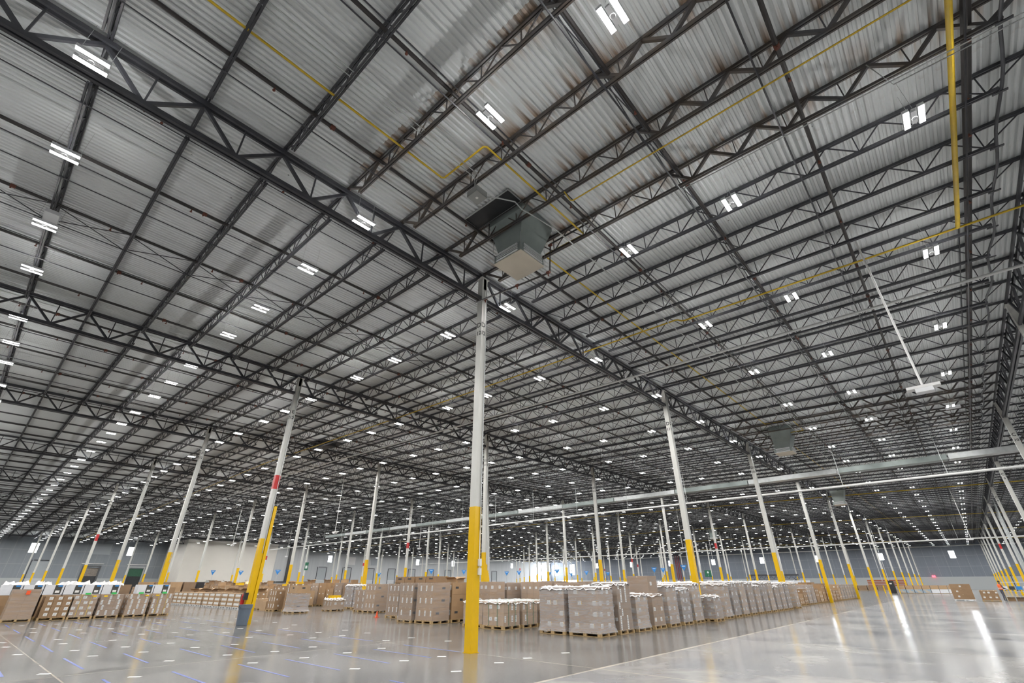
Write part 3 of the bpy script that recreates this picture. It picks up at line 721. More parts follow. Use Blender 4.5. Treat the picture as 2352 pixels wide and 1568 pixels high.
DECK_FILL=bpy.data.lights.new('added_deck_fill','SPOT'); DECK_FILL.energy=27.0; DECK_FILL.color=(1.0,0.985,0.96); DECK_FILL.spot_size=math.radians(172); DECK_FILL.spot_blend=0.15; DECK_FILL.shadow_soft_size=0.0  # added upward fill over each fixture, brightens the roof deck
for q in lamps:
    l=bpy.data.objects.new('added_deck_fill',DECK_FILL); COL.objects.link(l); l.location=(q[1],q[2],q[3]+0.10); l.rotation_euler=(math.pi,0,0)
far=MB()
va=sorted({q[4] for q in lamps[:300] if q[0]<1e8}); RA={a:k+1 for k,a in enumerate(va)}; RB={a:sorted(q[5] for q in lamps[:300] if q[4]==a and q[0]<1e8) for a in va}
for n,(w,x,y,z,a,b) in enumerate(lamps):
    if n<300 and w<1e8:
        lab=f'twin-tube light in the {ordw(RA[a])} line back from the camera, {ordw(RB[a].index(b)+1)} from its right end'
        if n<70:
            e=thing('high_bay_light',lab,'ceiling light',(x,y,z),group='twin-tube ceiling lights')
            link('housing',HMm,e); link('light_tube',TM[0],e); link('light_tube',TM[1],e); link('sensor_ring',RGm,e); link('suspension_wire',WRm,e)
        else:
            tag(link('high_bay_light',SIMm,loc=(x,y,z)),lab,'ceiling light','twin-tube ceiling lights')
    else:
        bb=len(far.v); far.v+=[(p[0]+x,p[1]+y,p[2]+z) for p in simple.v]; far.f+=[tuple(bb+i for i in f) for f in simple.f]; far.m+=simple.m
tag(far.obj('distant_ceiling_lights',[HOUS,TUBE,GALV]),'the many small distant ceiling lights far down the hall','ceiling lights','twin-tube ceiling lights','stuff')

# ------------------------------------------------------------------ pallets and loads
MC={}
def cache(key, fn):
    if key not in MC: MC[key]=fn()
    return MC[key]
def pallet_mesh(dx,dy,white=False):
    def f():
        q=MB()
        n=7
        if dx>=dy*0: 
            w=dy/n*0.72
            for k in range(n):
                c=dy*(k+.5)/n; q.box(0,c-w/2,0.118,dx,c+w/2,0.138)
            for a in (0,0.5,1):
                xx=a*(dx-0.09)
                if white or True:
                    for b in (0,0.5,1):
                        yy=b*(dy-0.14); q.box(xx,yy,0.024,xx+0.09,yy+0.14,0.098)
                q.box(xx,0,0.098,xx+0.09,dy,0.117)
                q.box(xx,0,0.004,xx+0.09,dy,0.023)
            for b in (0,0.5,1):
                yy=b*(dy-0.1); q.box(0.091,yy,0.004,dx-0.091,yy+0.1,0.022)
        return q.mesh('pallet',WPLAS if white else WOOD)
    return cache(('pal',round(dx,2),round(dy,2),white),f)
def carton_mesh(w,d,h,mi,tape=True):
    def f():
        q=MB(); q.box(0,0,0,w,d,h)
        q.box(w*0.02,d/2-0.025,h,w*0.98,d/2+0.025,h+0.001,1)
        q.box(-0.0008,d/2-0.025,h-0.07,0,d/2+0.025,h,1)
        return q.mesh('carton',[CARD[mi%4] if isinstance(mi,int) else mi, cache('tape',lambda:mat('parcel_tape',(0.42,0.32,0.2),0.3,noise=0.1))])
    return cache(('car',round(w,3),round(d,3),round(h,3),mi if isinstance(mi,int) else mi.name),f)
def sticker(kind,face):
    def f():
        q=MB(); w,h={'w':(0.15,0.13),'tall':(0.09,0.22),'s':(0.10,0.10),'logo':(0.2,0.09),'yl':(0.15,0.13)}[kind]
        if face=='x': q.box(-0.004,-w/2,-h/2,-0.0015,w/2,h/2)
        else: q.box(-w/2,-0.004,-h/2,w/2,-0.0015,h/2)
        mm=[PAPER,PRINT,YELP]
        if kind=='logo': q.m=[1]*len(q.m)
        elif kind=='yl':
            if face=='x': q.box(-0.0045,-w/2-0.02,-h/2,-0.0015,-w/2,h/2,2)
            else: q.box(w/2,-0.0045,-h/2,w/2+0.02,-0.0015,h/2,2)
        if kind in('w','tall','s','yl'):
            for t in range(3):
                zz=-h/2+h*(0.2+0.25*t)
                if face=='x': q.box(-0.0048,-w*0.35,zz,-0.004,w*0.3,zz+h*0.07,1)
                else: q.box(-w*0.35,-0.0048,zz,w*0.3,-0.004,zz+h*0.07,1)
        return q.mesh('label',mm)
    return cache(('st',kind,face),f)
def wrap_mesh(dx,dy,z0,z1,seed,M,crump=0.004,flare=0.0):
    rnd=random.Random(seed); q=MB(); nz=9; per=[]
    nx=6; ny=6
    for k in range(nx): per.append((dx*k/nx,0,0,-1))
    for k in range(ny): per.append((dx,dy*k/ny,1,0))
    for k in range(nx): per.append((dx*(1-k/nx),dy,0,1))
    for k in range(ny): per.append((0,dy*(1-k/ny),-1,0))
    n=len(per)
    for a in range(nz+1):
        z=z0+(z1-z0)*a/nz
        fl=flare*max(0,1-a/1.5)
        for (x,y,ax,ay) in per:
            c=0.006+rnd.random()*crump+fl*rnd.uniform(0.5,1)
            ex= -1 if x<1e-6 else (1 if x>dx-1e-6 else 0); ey=-1 if y<1e-6 else (1 if y>dy-1e-6 else 0)
            q.v.append((x+ex*c,y+ey*c,z+ (rnd.uniform(-.01,.01) if 0<a<nz else 0)))
    for a in range(nz):
        for j in range(n):
            q.f.append((a*n+j,a*n+(j+1)%n,(a+1)*n+(j+1)%n,(a+1)*n+j)); q.m.append(0)
    return q.mesh('stretch_wrap',M)
def crumpled(dx,dy,z,amp,seed,name='plastic_top_sheet',over=0.04,M=None,droop=0.12):
    rnd=random.Random(seed); q=MB(); n=11
    for a in range(n+1):
        for b in range(n+1):
            x=-over+(dx+2*over)*a/n; y=-over+(dy+2*over)*b/n
            e=a in(0,n) or b in (0,n)
            q.v.append((x+rnd.uniform(-.015,.015),y+rnd.uniform(-.015,.015), z+0.008+(abs(rnd.gauss(0,1))*amp if not e else -droop*rnd.uniform(.2,1))))
    for a in range(n):
        for b in range(n): q.f.append((a*(n+1)+b,(a+1)*(n+1)+b,(a+1)*(n+1)+b+1,a*(n+1)+b+1)); q.m.append(0)
    return q.mesh(name,M or FILM)
def load(x,y,dx,dy,H,label,nx=2,ny=2,nz=4,mi=0,wrap=None,top=None,lk=('w','w'),dens=1.0,detail=1,white=False,strap=None,flare=0.0,group='wrapped pallet loads',rz=0.0,pal=True,gaps=0.004,tall=None,cat='pallet load',name='pallet_load',topamp=0.03):
    seed=int(abs(x*131+y*977+H*53))
    rnd=random.Random(seed)
    e=thing(name,label,cat,(x,y,0.001),rz,group)
    if pal: link('pallet',pallet_mesh(dx,dy,white),e)
    zb=0.1395 if pal else 0.002; ins=0.03
    cw=(dx-2*ins)/nx; cd2=(dy-2*ins)/ny; ch=(H-zb)/nz
    if detail>=1:
        for a in range(nx):
            for b in range(ny):
                for c in range(nz):
                    if tall and tall(a,b,c): continue
                    if 0<a<nx-1 and 0<b<ny-1 and c<nz-1: continue
                    me=carton_mesh(cw-gaps,cd2-gaps,ch-0.003,mi if not callable(mi) else mi(a,b,c))
                    o=link('carton',me,e,(ins+a*cw+rnd.uniform(0,gaps/2),ins+b*cd2+rnd.uniform(0,gaps/2),zb+c*ch))
                    if a==0 and lk[0] and rnd.random()<dens:
                        link('label',sticker(lk[0],'x'),o,(0,(cd2)*rnd.choice((0.25,0.5,0.72)) if lk[0]!='tall' else cd2*0.3,ch*0.55))
                    if b==0 and lk[1] and rnd.random()<dens:
                        link('label',sticker(lk[1],'y'),o,(cw*rnd.choice((0.3,0.6)),0,ch*0.55))
    else:
        q=MB()
        for a in range(nx):
            for b in range(ny):
                for c in range(nz):
                    j=rnd.uniform(0,0.006)
                    q.box(ins+a*cw+j,ins+b*cd2+j,zb+c*ch,ins+(a+1)*cw-gaps,ins+(b+1)*cd2-gaps,zb+(c+1)*ch-0.004)
                    if a==0 and lk[0] and rnd.random()<dens:
                        yy=ins+(b+.5)*cd2; zz=zb+(c+.5)*ch; q.box(ins-0.001,yy-0.06,zz-0.05,ins+j-0.0005,yy+0.06,zz+0.05,1)
                    if b==0 and lk[1] and rnd.random()<dens:
                        xx=ins+(a+.5)*cw; zz=zb+(c+.5)*ch; q.box(xx-0.06,ins-0.001,zz-0.05,xx+0.06,ins+j-0.0005,zz+0.05,1)
        q.obj('carton_stack',[CARD[mi%4] if isinstance(mi,int) else CARD[0],PAPER],e)
    if wrap:
        link('stretch_wrap',wrap_mesh(dx-2*ins+0.01,dy-2*ins+0.01,(0.10 if pal else .01),H+0.006,seed,wrap,flare=flare),e,(ins-0.005,ins-0.005,0))
    if strap:
        s=MB()
        for t in (0.3,0.7):
            s.box(dx*t-0.008,ins-0.022,0.12,dx*t+0.008,ins-0.018,H+0.016); s.box(ins-0.022,dy*t-0.008,0.12,ins-0.018,dy*t+0.008,H+0.016)
            s.box(dx*t-0.008,ins-0.022,H+0.016,dx*t+0.008,dy-ins+0.02,H+0.02); 
        s.obj('strap',strap,e)
    if top: link('plastic_top_sheet',crumpled(dx-2*ins,dy-2*ins,H,topamp,seed,M=top),e,(ins,ins,0))
    return e
def side_row(n): return {1:'the row beside the right aisle',2:'the second row left of the right aisle',3:'the third row left of the right aisle'}.get(n,f'the {ordw(n)} row left of the right aisle')
def rowlab(kind,k,n): return f'{kind}, {ordw(k)} from the front in {ordw(n)} row left of right aisle'
# row A: along the right aisle (white stretch wrapped)
xA=[5.42,6.72,8.05,9.42,10.80,12.15,13.45,14.98,17.35,18.7,20.05,21.4,22.75,24.1,25.45,26.8,28.1,29.35,31.62]
hA=[1.50,1.63,1.25,1.22,1.55,1.42,1.62,1.08,1.60,1.68,1.70,1.66,1.5,1.66,1.72,1.45,1.62,1.66,1.66]
for k,(x,h) in enumerate(zip(xA,hA)):
    near=k<11
    nz=4 if h>1.4 else 3
    if k==1: nz=7
    nn=(2,2) if k!=1 else (2,3)
    load(x,-0.62 if k!=7 else -0.98,1.02,1.30 if k in(0,) else (0.82 if k==7 else 1.2),h,rowlab(['grey-wrapped pallet of cartons','shrink-wrapped pallet of small cartons','low milky-wrapped carton pallet','half-open wrapped carton pallet'][k] if k<4 else 'milky-wrapped pallet of cartons',k+1,1),nn[0],nn[1],nz,mi=(k*3)%4 if k else 0,wrap=WRAPW if k not in (1,3) else WRAP,top=FILM,lk=('yl','w') if k!=1 else ('s','tall'),dens=0.85,detail=1 if near else 0,flare=0.06 if k in (0,2,8) else 0.0,topamp=0.02)
# tall open load on the fourth pallet of the aisle row
load(9.5,-0.5,0.86,1.0,1.90-1.25,'brown wrapped carton standing open on the fourth pallet beside the right aisle',1,1,1,mi=1,wrap=WRAP,lk=(None,'w'),pal=False,group=None,name='open_carton',cat='carton').location.z=1.25
# row B
xB=[5.42,6.75,8.1,9.45,10.8,12.15,13.5,14.85,16.2,17.55,18.9,20.25,21.6,23.0,24.4]
hB=[1.49,1.40,1.52,1.62,1.60,1.66,1.62,1.64,1.6,1.68,1.66,1.66,1.7,1.66,1.66]
for k,(x,h) in enumerate(zip(xB,hB)):
    if abs(x-15.6)<0.0: continue
    load(x,0.84,1.02,1.18,h,rowlab('grey-wrapped pallet of cartons' if k==0 else 'wrapped pallet of cartons',k+1,2),2,2,4,mi=k%4,wrap=WRAPW if k<6 else None,top=FILM,lk=('yl','w'),dens=0.8,detail=1 if k<4 else 0,flare=0.06 if k==0 else 0)
# row C, D: low green strapped crates then tall brown
for k,x in enumerate((5.44,6.60,7.8,9.0)):
    load(x,3.86,1.02,1.22,0.97,rowlab('low green-strapped wrapped carton pallet',k+1,3),3,2,2,mi=2,wrap=WRAP,top=FILM,lk=('w','tall'),dens=0.7,detail=1 if k<2 else 0,strap=STRAPG,topamp=0.01)
for k,x in enumerate((5.66,6.85,8.05)):
    load(x,5.28,1.02,1.22,0.97,rowlab('low green-strapped wrapped carton pallet',k+1,4),3,2,2,mi=2,wrap=WRAP,top=FILM,lk=('w','tall'),dens=0.7,detail=1 if k<1 else 0,strap=STRAPG,topamp=0.01)
for r,y,x0,n,hh in ((3,3.86,10.4,7,1.66),(4,5.28,9.5,8,1.68),(5,6.9,7.75,10,1.66)):
    for k in range(n):
        x=x0+1.22*k
        if k>3 and r<5 : pass
        load(x,y,1.1,1.2,hh+0.03*((k*7+r)%3),rowlab('tall plain brown carton pallet',(k+1)+(4 if r==3 else 3 if r==4 else 0),r),2,3,3,mi=k%2,wrap=WRAP if k<3 else None,lk=('w','w'),dens=0.9,detail=1 if k<2 and r==5 else 0)
# tall brown loads left of D 12
for k,(x,y,h,ny) in enumerate(((5.56,8.45,1.68,3),(5.45,9.84,1.68,3),(6.72,8.45,1.70,3),(6.65,9.84,1.68,3),(7.9,8.45,1.7,3),(7.9,9.84,1.7,3))):
    load(x,y,1.08,1.28 if y<9 else 1.12,h,('tall pallet of brown cartons with black logos, '+('front corner left of column D 12','second from column D 12 in the front','behind the front corner one','behind the second one from column D 12','third back in its row','third back beside it')[k]),1 if y<9 else 2,ny,3,mi=1 if k%2 else 0,wrap=WRAP if k<2 else None,lk=('tall','logo'),dens=0.95,detail=1 if k<4 else 0,flare=0.05 if k==1 else 0)
for k,(x,y,h) in enumerate(((6.6,11.4,1.68),(7.75,11.4,1.68),(6.95,13.05,1.66),(8.1,13.05,1.66),(9.2,11.4,1.68),(9.3,13.05,1.7))):
    load(x,y,1.05,1.12,h,'tall wrapped pallet of brown cartons, '+('left of the logo cartons, at the front','left of the logo cartons, second back','leftmost of the tall brown group, front','leftmost of the tall brown group, second back','left of the logo cartons, third back','leftmost of the tall brown group, third back')[k],2,3,3,mi=(k+1)%2,wrap=WRAP,lk=('tall','s'),dens=0.9,detail=1 if k in(0,2) else 0,flare=0.08 if k==0 else 0)
# fourth layer row of cartons with black printing
for k in range(4):
    q=link('carton',carton_mesh(0.9,0.88,0.31,1),None,(8.15,11.45+0.92*k+ (0.12 if k>1 else 0),1.70+0.005)); q.name='carton'
    tag(q,f'black-printed brown carton on top of the tall loads, {ordw(k+1)} from column D 12','carton','cartons on top of the tall loads')
    link('label',cache('blk',lambda:MB().box(-0.004,-0.16,-0.04,-0.0015,0.16,0.04).mesh('label',PRINT)),q,(0,0.44,0.2))
# open flap carton pile
def open_carton(x,y,z,w,d,h,label,rz=0,mi=2,cat='open carton',group=None):
    e=thing('open_carton',label,cat,(x,y,z),rz,group)
    q=MB(); t=0.008
    q.box(0,0,0,w,d,t); q.box(0,0,t,t,d,h); q.box(w-t,0,t,w,d,h); q.box(t,0,t,w-t,t,h); q.box(t,d-t,t,w-t,d,h); q.obj('box_body',CARD[mi],e)
    f=MB(); f.bar((0,d/2,h+0.003),(-w*0.3,d/2,h+w*0.12),d*0.96,t,ref=(0,0,1)); f.bar((w,d/2,h+0.003),(w*1.3,d/2,h+w*0.16),d*0.96,t,ref=(0,0,1)); f.bar((w/2,0,h+0.003),(w/2,-d*0.3,h+d*0.1),w*0.94,t,ref=(0,0,1)); f.obj('flap',CARD[2],e)
    return e
open_carton(7.4,8.9,1.71,0.7,0.6,0.14,'open brown carton with raised flaps on the tall loads left of column D 12',0.3)
open_carton(8.9,15.9,1.2,0.5,0.5,0.35,'small open brown carton left of the tall wrapped group',0.2)
# middle cluster
load(8.55,22.95,1.02,1.22,0.74,'low wrapped pallet of cartons with a white plastic top, in the middle clutter',2,3,1,mi=2,wrap=WRAP,top=FILM,lk=('tall','w'),topamp=0.05,flare=0.05)
load(9.25,18.85,1.02,1.25,1.66,'tall wrapped carton pallet, left of the orange cone',1,3,3,mi=0,wrap=WRAP,lk=('tall','logo'),flare=0.05)
load(9.35,20.2,1.02,1.25,1.3,'brown carton pallet behind the tall wrapped one, left of the cone',2,2,3,mi=1,lk=('tall','w'),wrap=WRAP)
load(10.6,17.3,1.02,1.25,1.5,'brown carton pallet just left of the orange cone, set back',2,2,3,mi=3,lk=('w','w'),wrap=WRAP)
for k in range(4): load(11.3,21.0+1.32*k,1.1,1.25,1.60,f'grey-wrapped long carton load set back in the middle clutter, {ordw(k+1)} from the right',2,2,3,mi=3,lk=('w','w'),wrap=WRAPW,top=FILM)
load(13.2,19.2,1.02,1.25,1.66,'brown carton pallet behind the grey-wrapped loads at right',2,2,3,mi=1,lk=('w','w'))
load(11.9,19.0,1.02,1.25,1.6,'brown carton pallet set back in the middle clutter, behind the low one',2,2,3,mi=1,lk=('w','w'))
load(5.62,22.35,1.02,1.3,1.12,'wrapped pallet with two large cartons, front of the middle clutter',1,1,2,mi=0,wrap=WRAPW,lk=(None,'logo'),flare=0.12)
q=link('carton',carton_mesh(0.9,1.0,0.45,2),None,(5.7,22.5,1.145)); tag(q,'large tan carton with a black logo on top of the wrapped front pallet','carton')
link('label',sticker('logo','y'),q,(0.45,0,0.3)); link('label',sticker('logo','x'),q,(0,0.5,0.3))
load(6.3,24.3,1.0,1.2,1.68,'tall narrow stack of brown cartons with white ties, right of column E 12',2,2,6,mi=1,lk=('tall','tall'),dens=1)
load(5.9,25.9,1.0,1.2,1.3,'stack of brown cartons with white labels, just right of column E 12',2,3,3,mi=1,lk=('tall','s'),dens=1)
load(6.3,28.75,1.0,1.5,0.72,'low stack of tan cartons right of the grey bin',2,1,1,mi=2,lk=(None,None))
q=link('carton',carton_mesh(0.8,0.95,0.62,2),None,(6.0,27.4,0.002)); tag(q,'single large tan carton on the floor right of column E 12','carton')
load(7.6,29.1,1.0,1.3,1.55,'tall stack of brown cartons with white labels behind the tan ones',2,3,4,mi=1,lk=('s','s'))
def tote(x,y,z,w,d,h,label,rz=0):
    q=MB(); t=0.02; q.box(0,0,0,w,d,t); q.box(0,0,t,t,d,h); q.box(w-t,0,t,w,d,h); q.box(t,0,t,w-t,t,h); q.box(t,d-t,t,w-t,d,h); q.box(-0.02,-0.02,h-0.03,w+0.02,0,h); q.box(-0.02,0,h-0.03,0,d,h)
    o=q.obj('yellow_tote',YELP); o.location=(x,y,z); o.rotation_euler=(0,0,rz); return tag(o,label,'tote')
tote(8.7,23.3,0.80,0.7,0.5,0.16,'yellow plastic tote on the low white-topped pallet')
tote(6.7,24.6,1.69,0.4,0.35,0.12,'yellow plastic tote on the tall narrow carton stack')
tote(9.5,20.4,1.33,0.55,0.5,0.2,'yellow plastic tote on the carton pallet left of the cone')
tote(8.8,41.0,1.64,0.5,0.7,0.2,'large yellow plastic tote behind the white pallets')
tote(7.9,29.3,1.56,0.4,0.4,0.14,'small yellow tote on the brown stack beside column E 12')
# middle back clutter rows (x 8..24, y 24..66)
rnd=random.Random(3); n=0; CL=[]
for r,x in enumerate((10.6,12.6,14.8,17.4)):
    y=24.5 if r<2 else 18.0
    while y<64:
        if r==0 and y<31: y+=1.4; continue
        h=rnd.choice((1.35,1.5,1.62,1.7,1.78)) if r else rnd.choice((1.2,1.4,1.6))
        if min(abs(y+0.6-SY*t) for t in range(1,5))<0.9 and abs(x+0.5-SX)<0.9: y+=1.4; continue
        n+=1
        load(x,y,1.05,1.2,h,f'brown carton pallet in the cluttered middle, {ordw(sum(1 for q in CL if q==r)+1)} from the right in the {ordw(r+1)} line back',2,2,rnd.choice((3,4)),mi=rnd.randrange(4),lk=('w','w'),dens=0.6,detail=0,group='carton pallets in the cluttered middle',wrap=WRAP if rnd.random()<0.25 else None)
        if r<3 and rnd.random()<0.6:
            z0=h+0.004; w_,d_,h_=rnd.choice(((0.5,0.4,0.3),(0.6,0.5,0.35),(0.4,0.4,0.22)))
            lb_=f'brown carton lying on the cluttered middle pallets, {ordw(len(CL)+1)} load, {ordw(r+1)} line back'
            if rnd.random()<0.35: open_carton(x+0.2,y+0.3,z0,w_,d_,h_,'open '+lb_,rnd.uniform(-.3,.3),mi=rnd.randrange(4))
            else:
                o_=link('carton',carton_mesh(w_,d_,h_,rnd.randrange(4)),None,(x+0.25,y+0.3,z0),rnd.uniform(-.3,.3)); tag(o_,lb_,'carton')
        CL.append(r); y+=rnd.choice((1.3,1.4,1.7))
# white plastic pallets with tray stacks
def tray_load(x,y,label,h=1.06):
    e=thing('tray_pallet',label,'pallet load',(x,y,0.001),0,'white pallets with bottle trays')
    link('pallet',pallet_mesh(1.0,1.2,True),e)
    def f():
        q=MB()
        for k in range(3):
            z=0.14+k*0.3
            q.box(0.02,0.02,z,0.98,1.18,z+0.09); q.box(0.03,0.03,z+0.1,0.97,1.17,z+0.26)
            for t in range(14):
                a=0.03+t*0.083
                q.box(0.022,a,z+0.1,0.03,a+0.06,z+0.26,1)
                if a<0.93: q.box(a,0.022,z+0.1,a+0.06,0.03,z+0.26,1)
            q.box(0.02,0.02,z+0.27,0.98,1.18,z+0.29)
        for (a,b) in ((0,0),(0,1.14),(0.94,0)): q.box(a,b,0.14,a+0.06,b+0.06,h-0.03)
        return q.mesh('bottle_trays',[CARD[2],PAPER])
    link('bottle_trays',cache('trays',f),e)
    link('cardboard_lid',cache('lid',lambda:MB().box(0,0,1.035,1.0,1.2,1.06).mesh('cardboard_lid',CARD[2])),e)
for k in range(13):
    tray_load(5.75+0.03*(k%3),31.6+1.42*k,f'white plastic pallet of bottle trays, {ordw(k+1)} from the grey bin leftward')
for k in range(5):
    open_carton(7.4,33+3.4*k,1.15,0.7,1.2,0.12,f'flattened open carton lying above the bottle trays, {ordw(k+1)} from the grey bin',0.1*k,mi=k%4)
    load(7.2,32.8+3.4*k,1.0,1.4,1.14,f'brown carton pallet behind the bottle trays, {ordw(k+1)} from the grey bin',2,2,3,mi=k%4,lk=('w','w'),detail=0)
# gaylord boxes far left
for k in range(4):
    load(3.2+1.25*k,50.5,1.15,1.15,1.95,f'tall brown bulk box at far left behind column F 12, {ordw(k+1)} from the left',1,1,1,mi=k%4,lk=(None,None),detail=1)
tag(MB().box(8.3,50.6,0.002,8.9,51.5,1.95).obj('dark_cabinet',BLACKP),'dark tall cabinet at far left beside the bulk boxes','cabinet')
# left foreground block (pallets along the tape field)
load(-7.38,26.05,1.12,1.2,1.46,'tall wrapped grey-brown carton pallet, front left corner',2,2,8,mi=0,wrap=WRAP,lk=(None,None),top=None)
tag(MB().box(-6.86,26.035,1.22,-6.70,26.045,1.40).obj('orange_tag',ORANGE),'orange edged paper tag on the front left wrapped pallet','tag')
e=thing('wooden_pallet','bare-edged wooden pallet under the unwrapped brown cartons at left','pallet',(-6.02,26.35,0.001)); link('pallet_deck',pallet_mesh(1.14,1.1),e)
for a in range(3):
    for c in range(4):
        q=link('carton',carton_mesh(0.365,1.0,0.245,1),None,(-6.0+a*0.375+(0.0 if c%2 else 0.01),26.40,0.1405+c*0.2485))
        tag(q,f'brown carton with white label at left, {("bottom","second","third","top")[c]} layer, {("left","middle","right")[a]} one of three','carton','unwrapped brown cartons at left')
        link('label',sticker('w','y'),q,(0.25,0,0.14))
xs=[-4.83,-3.66,-2.38,-1.18]
for k,x in enumerate(xs):
    load(x,26.4+0.08*(k%2),1.08,1.1,1.17,'strapped wrapped carton pallet at left with green paper on top, '+('beside the unwrapped cartons','second of four','third of four','rightmost of four')[k],3,2,4,mi=(0,1,0,0)[k],wrap=WRAP,lk=('w','tall' if k else 'w'),dens=0.9,strap=STRAPY if k in (0,3) else None)
    tag(MB().box(x+0.42,26.37+0.08*(k%2),1.178,x+0.66,26.385+0.08*(k%2),1.27).obj('green_paper',GREENP),'green paper sheet standing on the strapped left pallet, '+('beside the unwrapped cartons','second of four','third of four','rightmost of four')[k],'paper sheet')
    tag(MB().box(x+(0.12 if k%2 else 0.8),26.38,1.06,x+(0.28 if k%2 else .96),26.39,1.13).obj('yellow_label',YELP),'yellow label near the top of the strapped left pallet, '+('beside the unwrapped cartons','second of four','third of four','rightmost of four')[k],'label')
def printed(x,y,z,w,d,h,label):
    e=thing('printed_carton',label,'carton',(x,y,z),0,'white printed cartons at left')
    link('box_body',cache(('pb',w,d,h),lambda:MB().box(0,0,0,w,d,h).mesh('box_body',CARDW)),e)
    link('dark_panel',cache(('pd',w,h),lambda:MB().box(w*0.52,-0.003,h*0.04,w*0.90,-0.0005,h*0.97).mesh('dark_panel',CARDD)),e)
    link('blue_mark',cache(('pm',w,h),lambda:MB().box(w*0.66,-0.006,h*0.80,w*0.88,-0.0035,h*0.95).mesh('blue_mark',BLUES)),e)
    link('picture_patch',cache(('pp',w,h),lambda:MB().box(w*0.60,-0.006,h*0.2,w*0.82,-0.0035,h*0.42).mesh('picture_patch',PAPER)),e)
for k in range(9):
    x=-7.75+0.86*k
    if 6<=k<7: continue
    load(x,28.02,0.84,1.1,1.17,f'carton pallet in the second left row, {ordw(k+1)} from the left edge',1,2,2,mi=k%4,lk=(None,None),detail=0,group='carton pallets in the second left row')
    printed(x+0.01,28.05,1.176,0.82,0.8,0.49,f'white carton with dark printed panel on the second left row, {ordw(k+1)} from the left')
for k,(x,w) in enumerate(((-7.7,1.0),(-6.4,0.6),(-5.4,1.3),(-4.0,1.2),(-3.0,0.5))):
    q=crumpled(w,0.7,0,0.07,50+k,M=FILM,name='plastic_sheet',droop=0.1); o=link('plastic_sheet',q,None,(x,28.15,1.70)); tag(o,f'crumpled white plastic sheet on the white printed cartons, {ordw(k+1)} from the left','plastic sheet','crumpled plastic sheets on the white cartons')
load(-9.0,28.5,1.2,1.2,1.35,'grey wrapped carton pallet cut off by the left edge',2,2,5,mi=0,wrap=WRAP,top=FILM,lk=(None,None))
load(-9.9,30.5,2.0,1.2,1.66,'tan carton pallet behind, cut off by the left edge',2,2,3,mi=2,lk=(None,None))
load(-2.6,30.2,1.0,1.1,1.68,'dark grey-brown carton stack behind the white cartons at left',1,1,2,mi=3,lk=(None,None),detail=0)
load(-0.9,32.5,1.2,1.1,1.55,'brown carton stack behind the rightmost white printed carton',2,2,3,mi=1,lk=('s','s'))
load(1.2,36.5,1.4,1.3,1.5,'brown carton stack far behind, right of the left block',2,3,4,mi=1,lk=('s','s'))
# bin, cone, extinguisher
e=thing('waste_bin','slate grey plastic waste bin standing in front of column E 12','waste bin',(-0.24,14.78,0.001),0.25)
q=MB(); q.lathe([(0.0,0.0),(0.215,0.0),(0.225,0.02),(0.268,0.66),(0.285,0.665),(0.29,0.80),(0.275,0.80),(0.262,0.66),(0.21,0.05),(0,0.05)],28); o=q.obj('bin_body',BIN,e,smooth=False)
q=MB(); q.tube([(0.285*math.cos(t*math.pi/14),0.285*math.sin(t*math.pi/14),0.812) for t in range(29)],0.013,6,caps=False); q.obj('rim',BIN,e)
for s in (-1,1): q=MB(); q.box(s*0.285-0.02,-0.07,0.70,s*0.285+0.02,0.07,0.73); q.box(s*0.285-0.02,-0.07,0.73,s*0.285+0.02,-0.05,0.78); q.box(s*0.285-0.02,0.05,0.73,s*0.285+0.02,0.07,0.78); q.obj('handle',BIN,e)
e=thing('traffic_cone','small orange cone on the floor left of the tall brown cartons','cone',(6.99,15.0,0.001))
q=MB(); q.lathe([(0.0,0.016),(0.085,0.016),(0.06,0.08),(0.022,0.30),(0.0,0.30)],16); q.obj('cone_body',ORANGE,e); MB().box(-0.12,-0.12,0,0.12,0.12,0.015).obj('base',ORANGE,e)
e=thing('fire_extinguisher','red fire extinguisher hung on the left side of column E 12','fire extinguisher',(-0.24,15.33,0.75))
q=MB(); q.lathe([(0,0),(0.075,0.0),(0.08,0.03),(0.08,0.42),(0.05,0.49),(0.02,0.51),(0,0.51)],14); q.obj('cylinder',REDP,e); q=MB(); q.tube([(0,0,0.5),(0,0,0.56),(0.08,0,0.58)],0.015,6); q.tube([(0,0.02,0.54),(-0.09,0.04,0.48),(-0.1,0.04,0.15)],0.012,6); q.obj('valve_and_hose',BLACKP,e)
tag(MB().box(-0.32,15.02,1.0,-0.145,15.16,1.3).obj('dark_sign_box',BLACKP),'dark box hung on column E 12 beside the extinguisher','box')
# floor tape dashes and tags
TMm=MB().box(-0.026,0,0,0.026,2.5,0.0015).mesh('blue_tape_strip',TAPEB)
TGm=MB().box(-0.11,-0.05,0,0.11,0.05,0.0012).mesh('floor_label',PAPER)
cx=[-8.55,-7.3,-6.12,-4.8,-3.72,-2.47,-1.25,-0.07]
for a,x in enumerate(cx):
    for b,y in enumerate((-4.2,0.12,4.5,8.9,13.0,17.4,21.6)):
        if y<0 and x>-3: continue
        if a==7 and b==1: y=0.35
        if not infr([(x,y,0),(x,y+2.5,0)],0): continue
        if a==7 and b==4: continue
        L=0.9 if a==0 and b==1 else 1
        o=link('blue_tape_strip',TMm,None,(x,y,0.0008)); o.rotation_euler=(0,0,random.uniform(-.01,.01)); tag(o,f'blue floor tape strip, {ordw(a+1)} column from the left, {ordw(b+1)} strip away from camera','tape','blue tape strips on the floor')
n=0
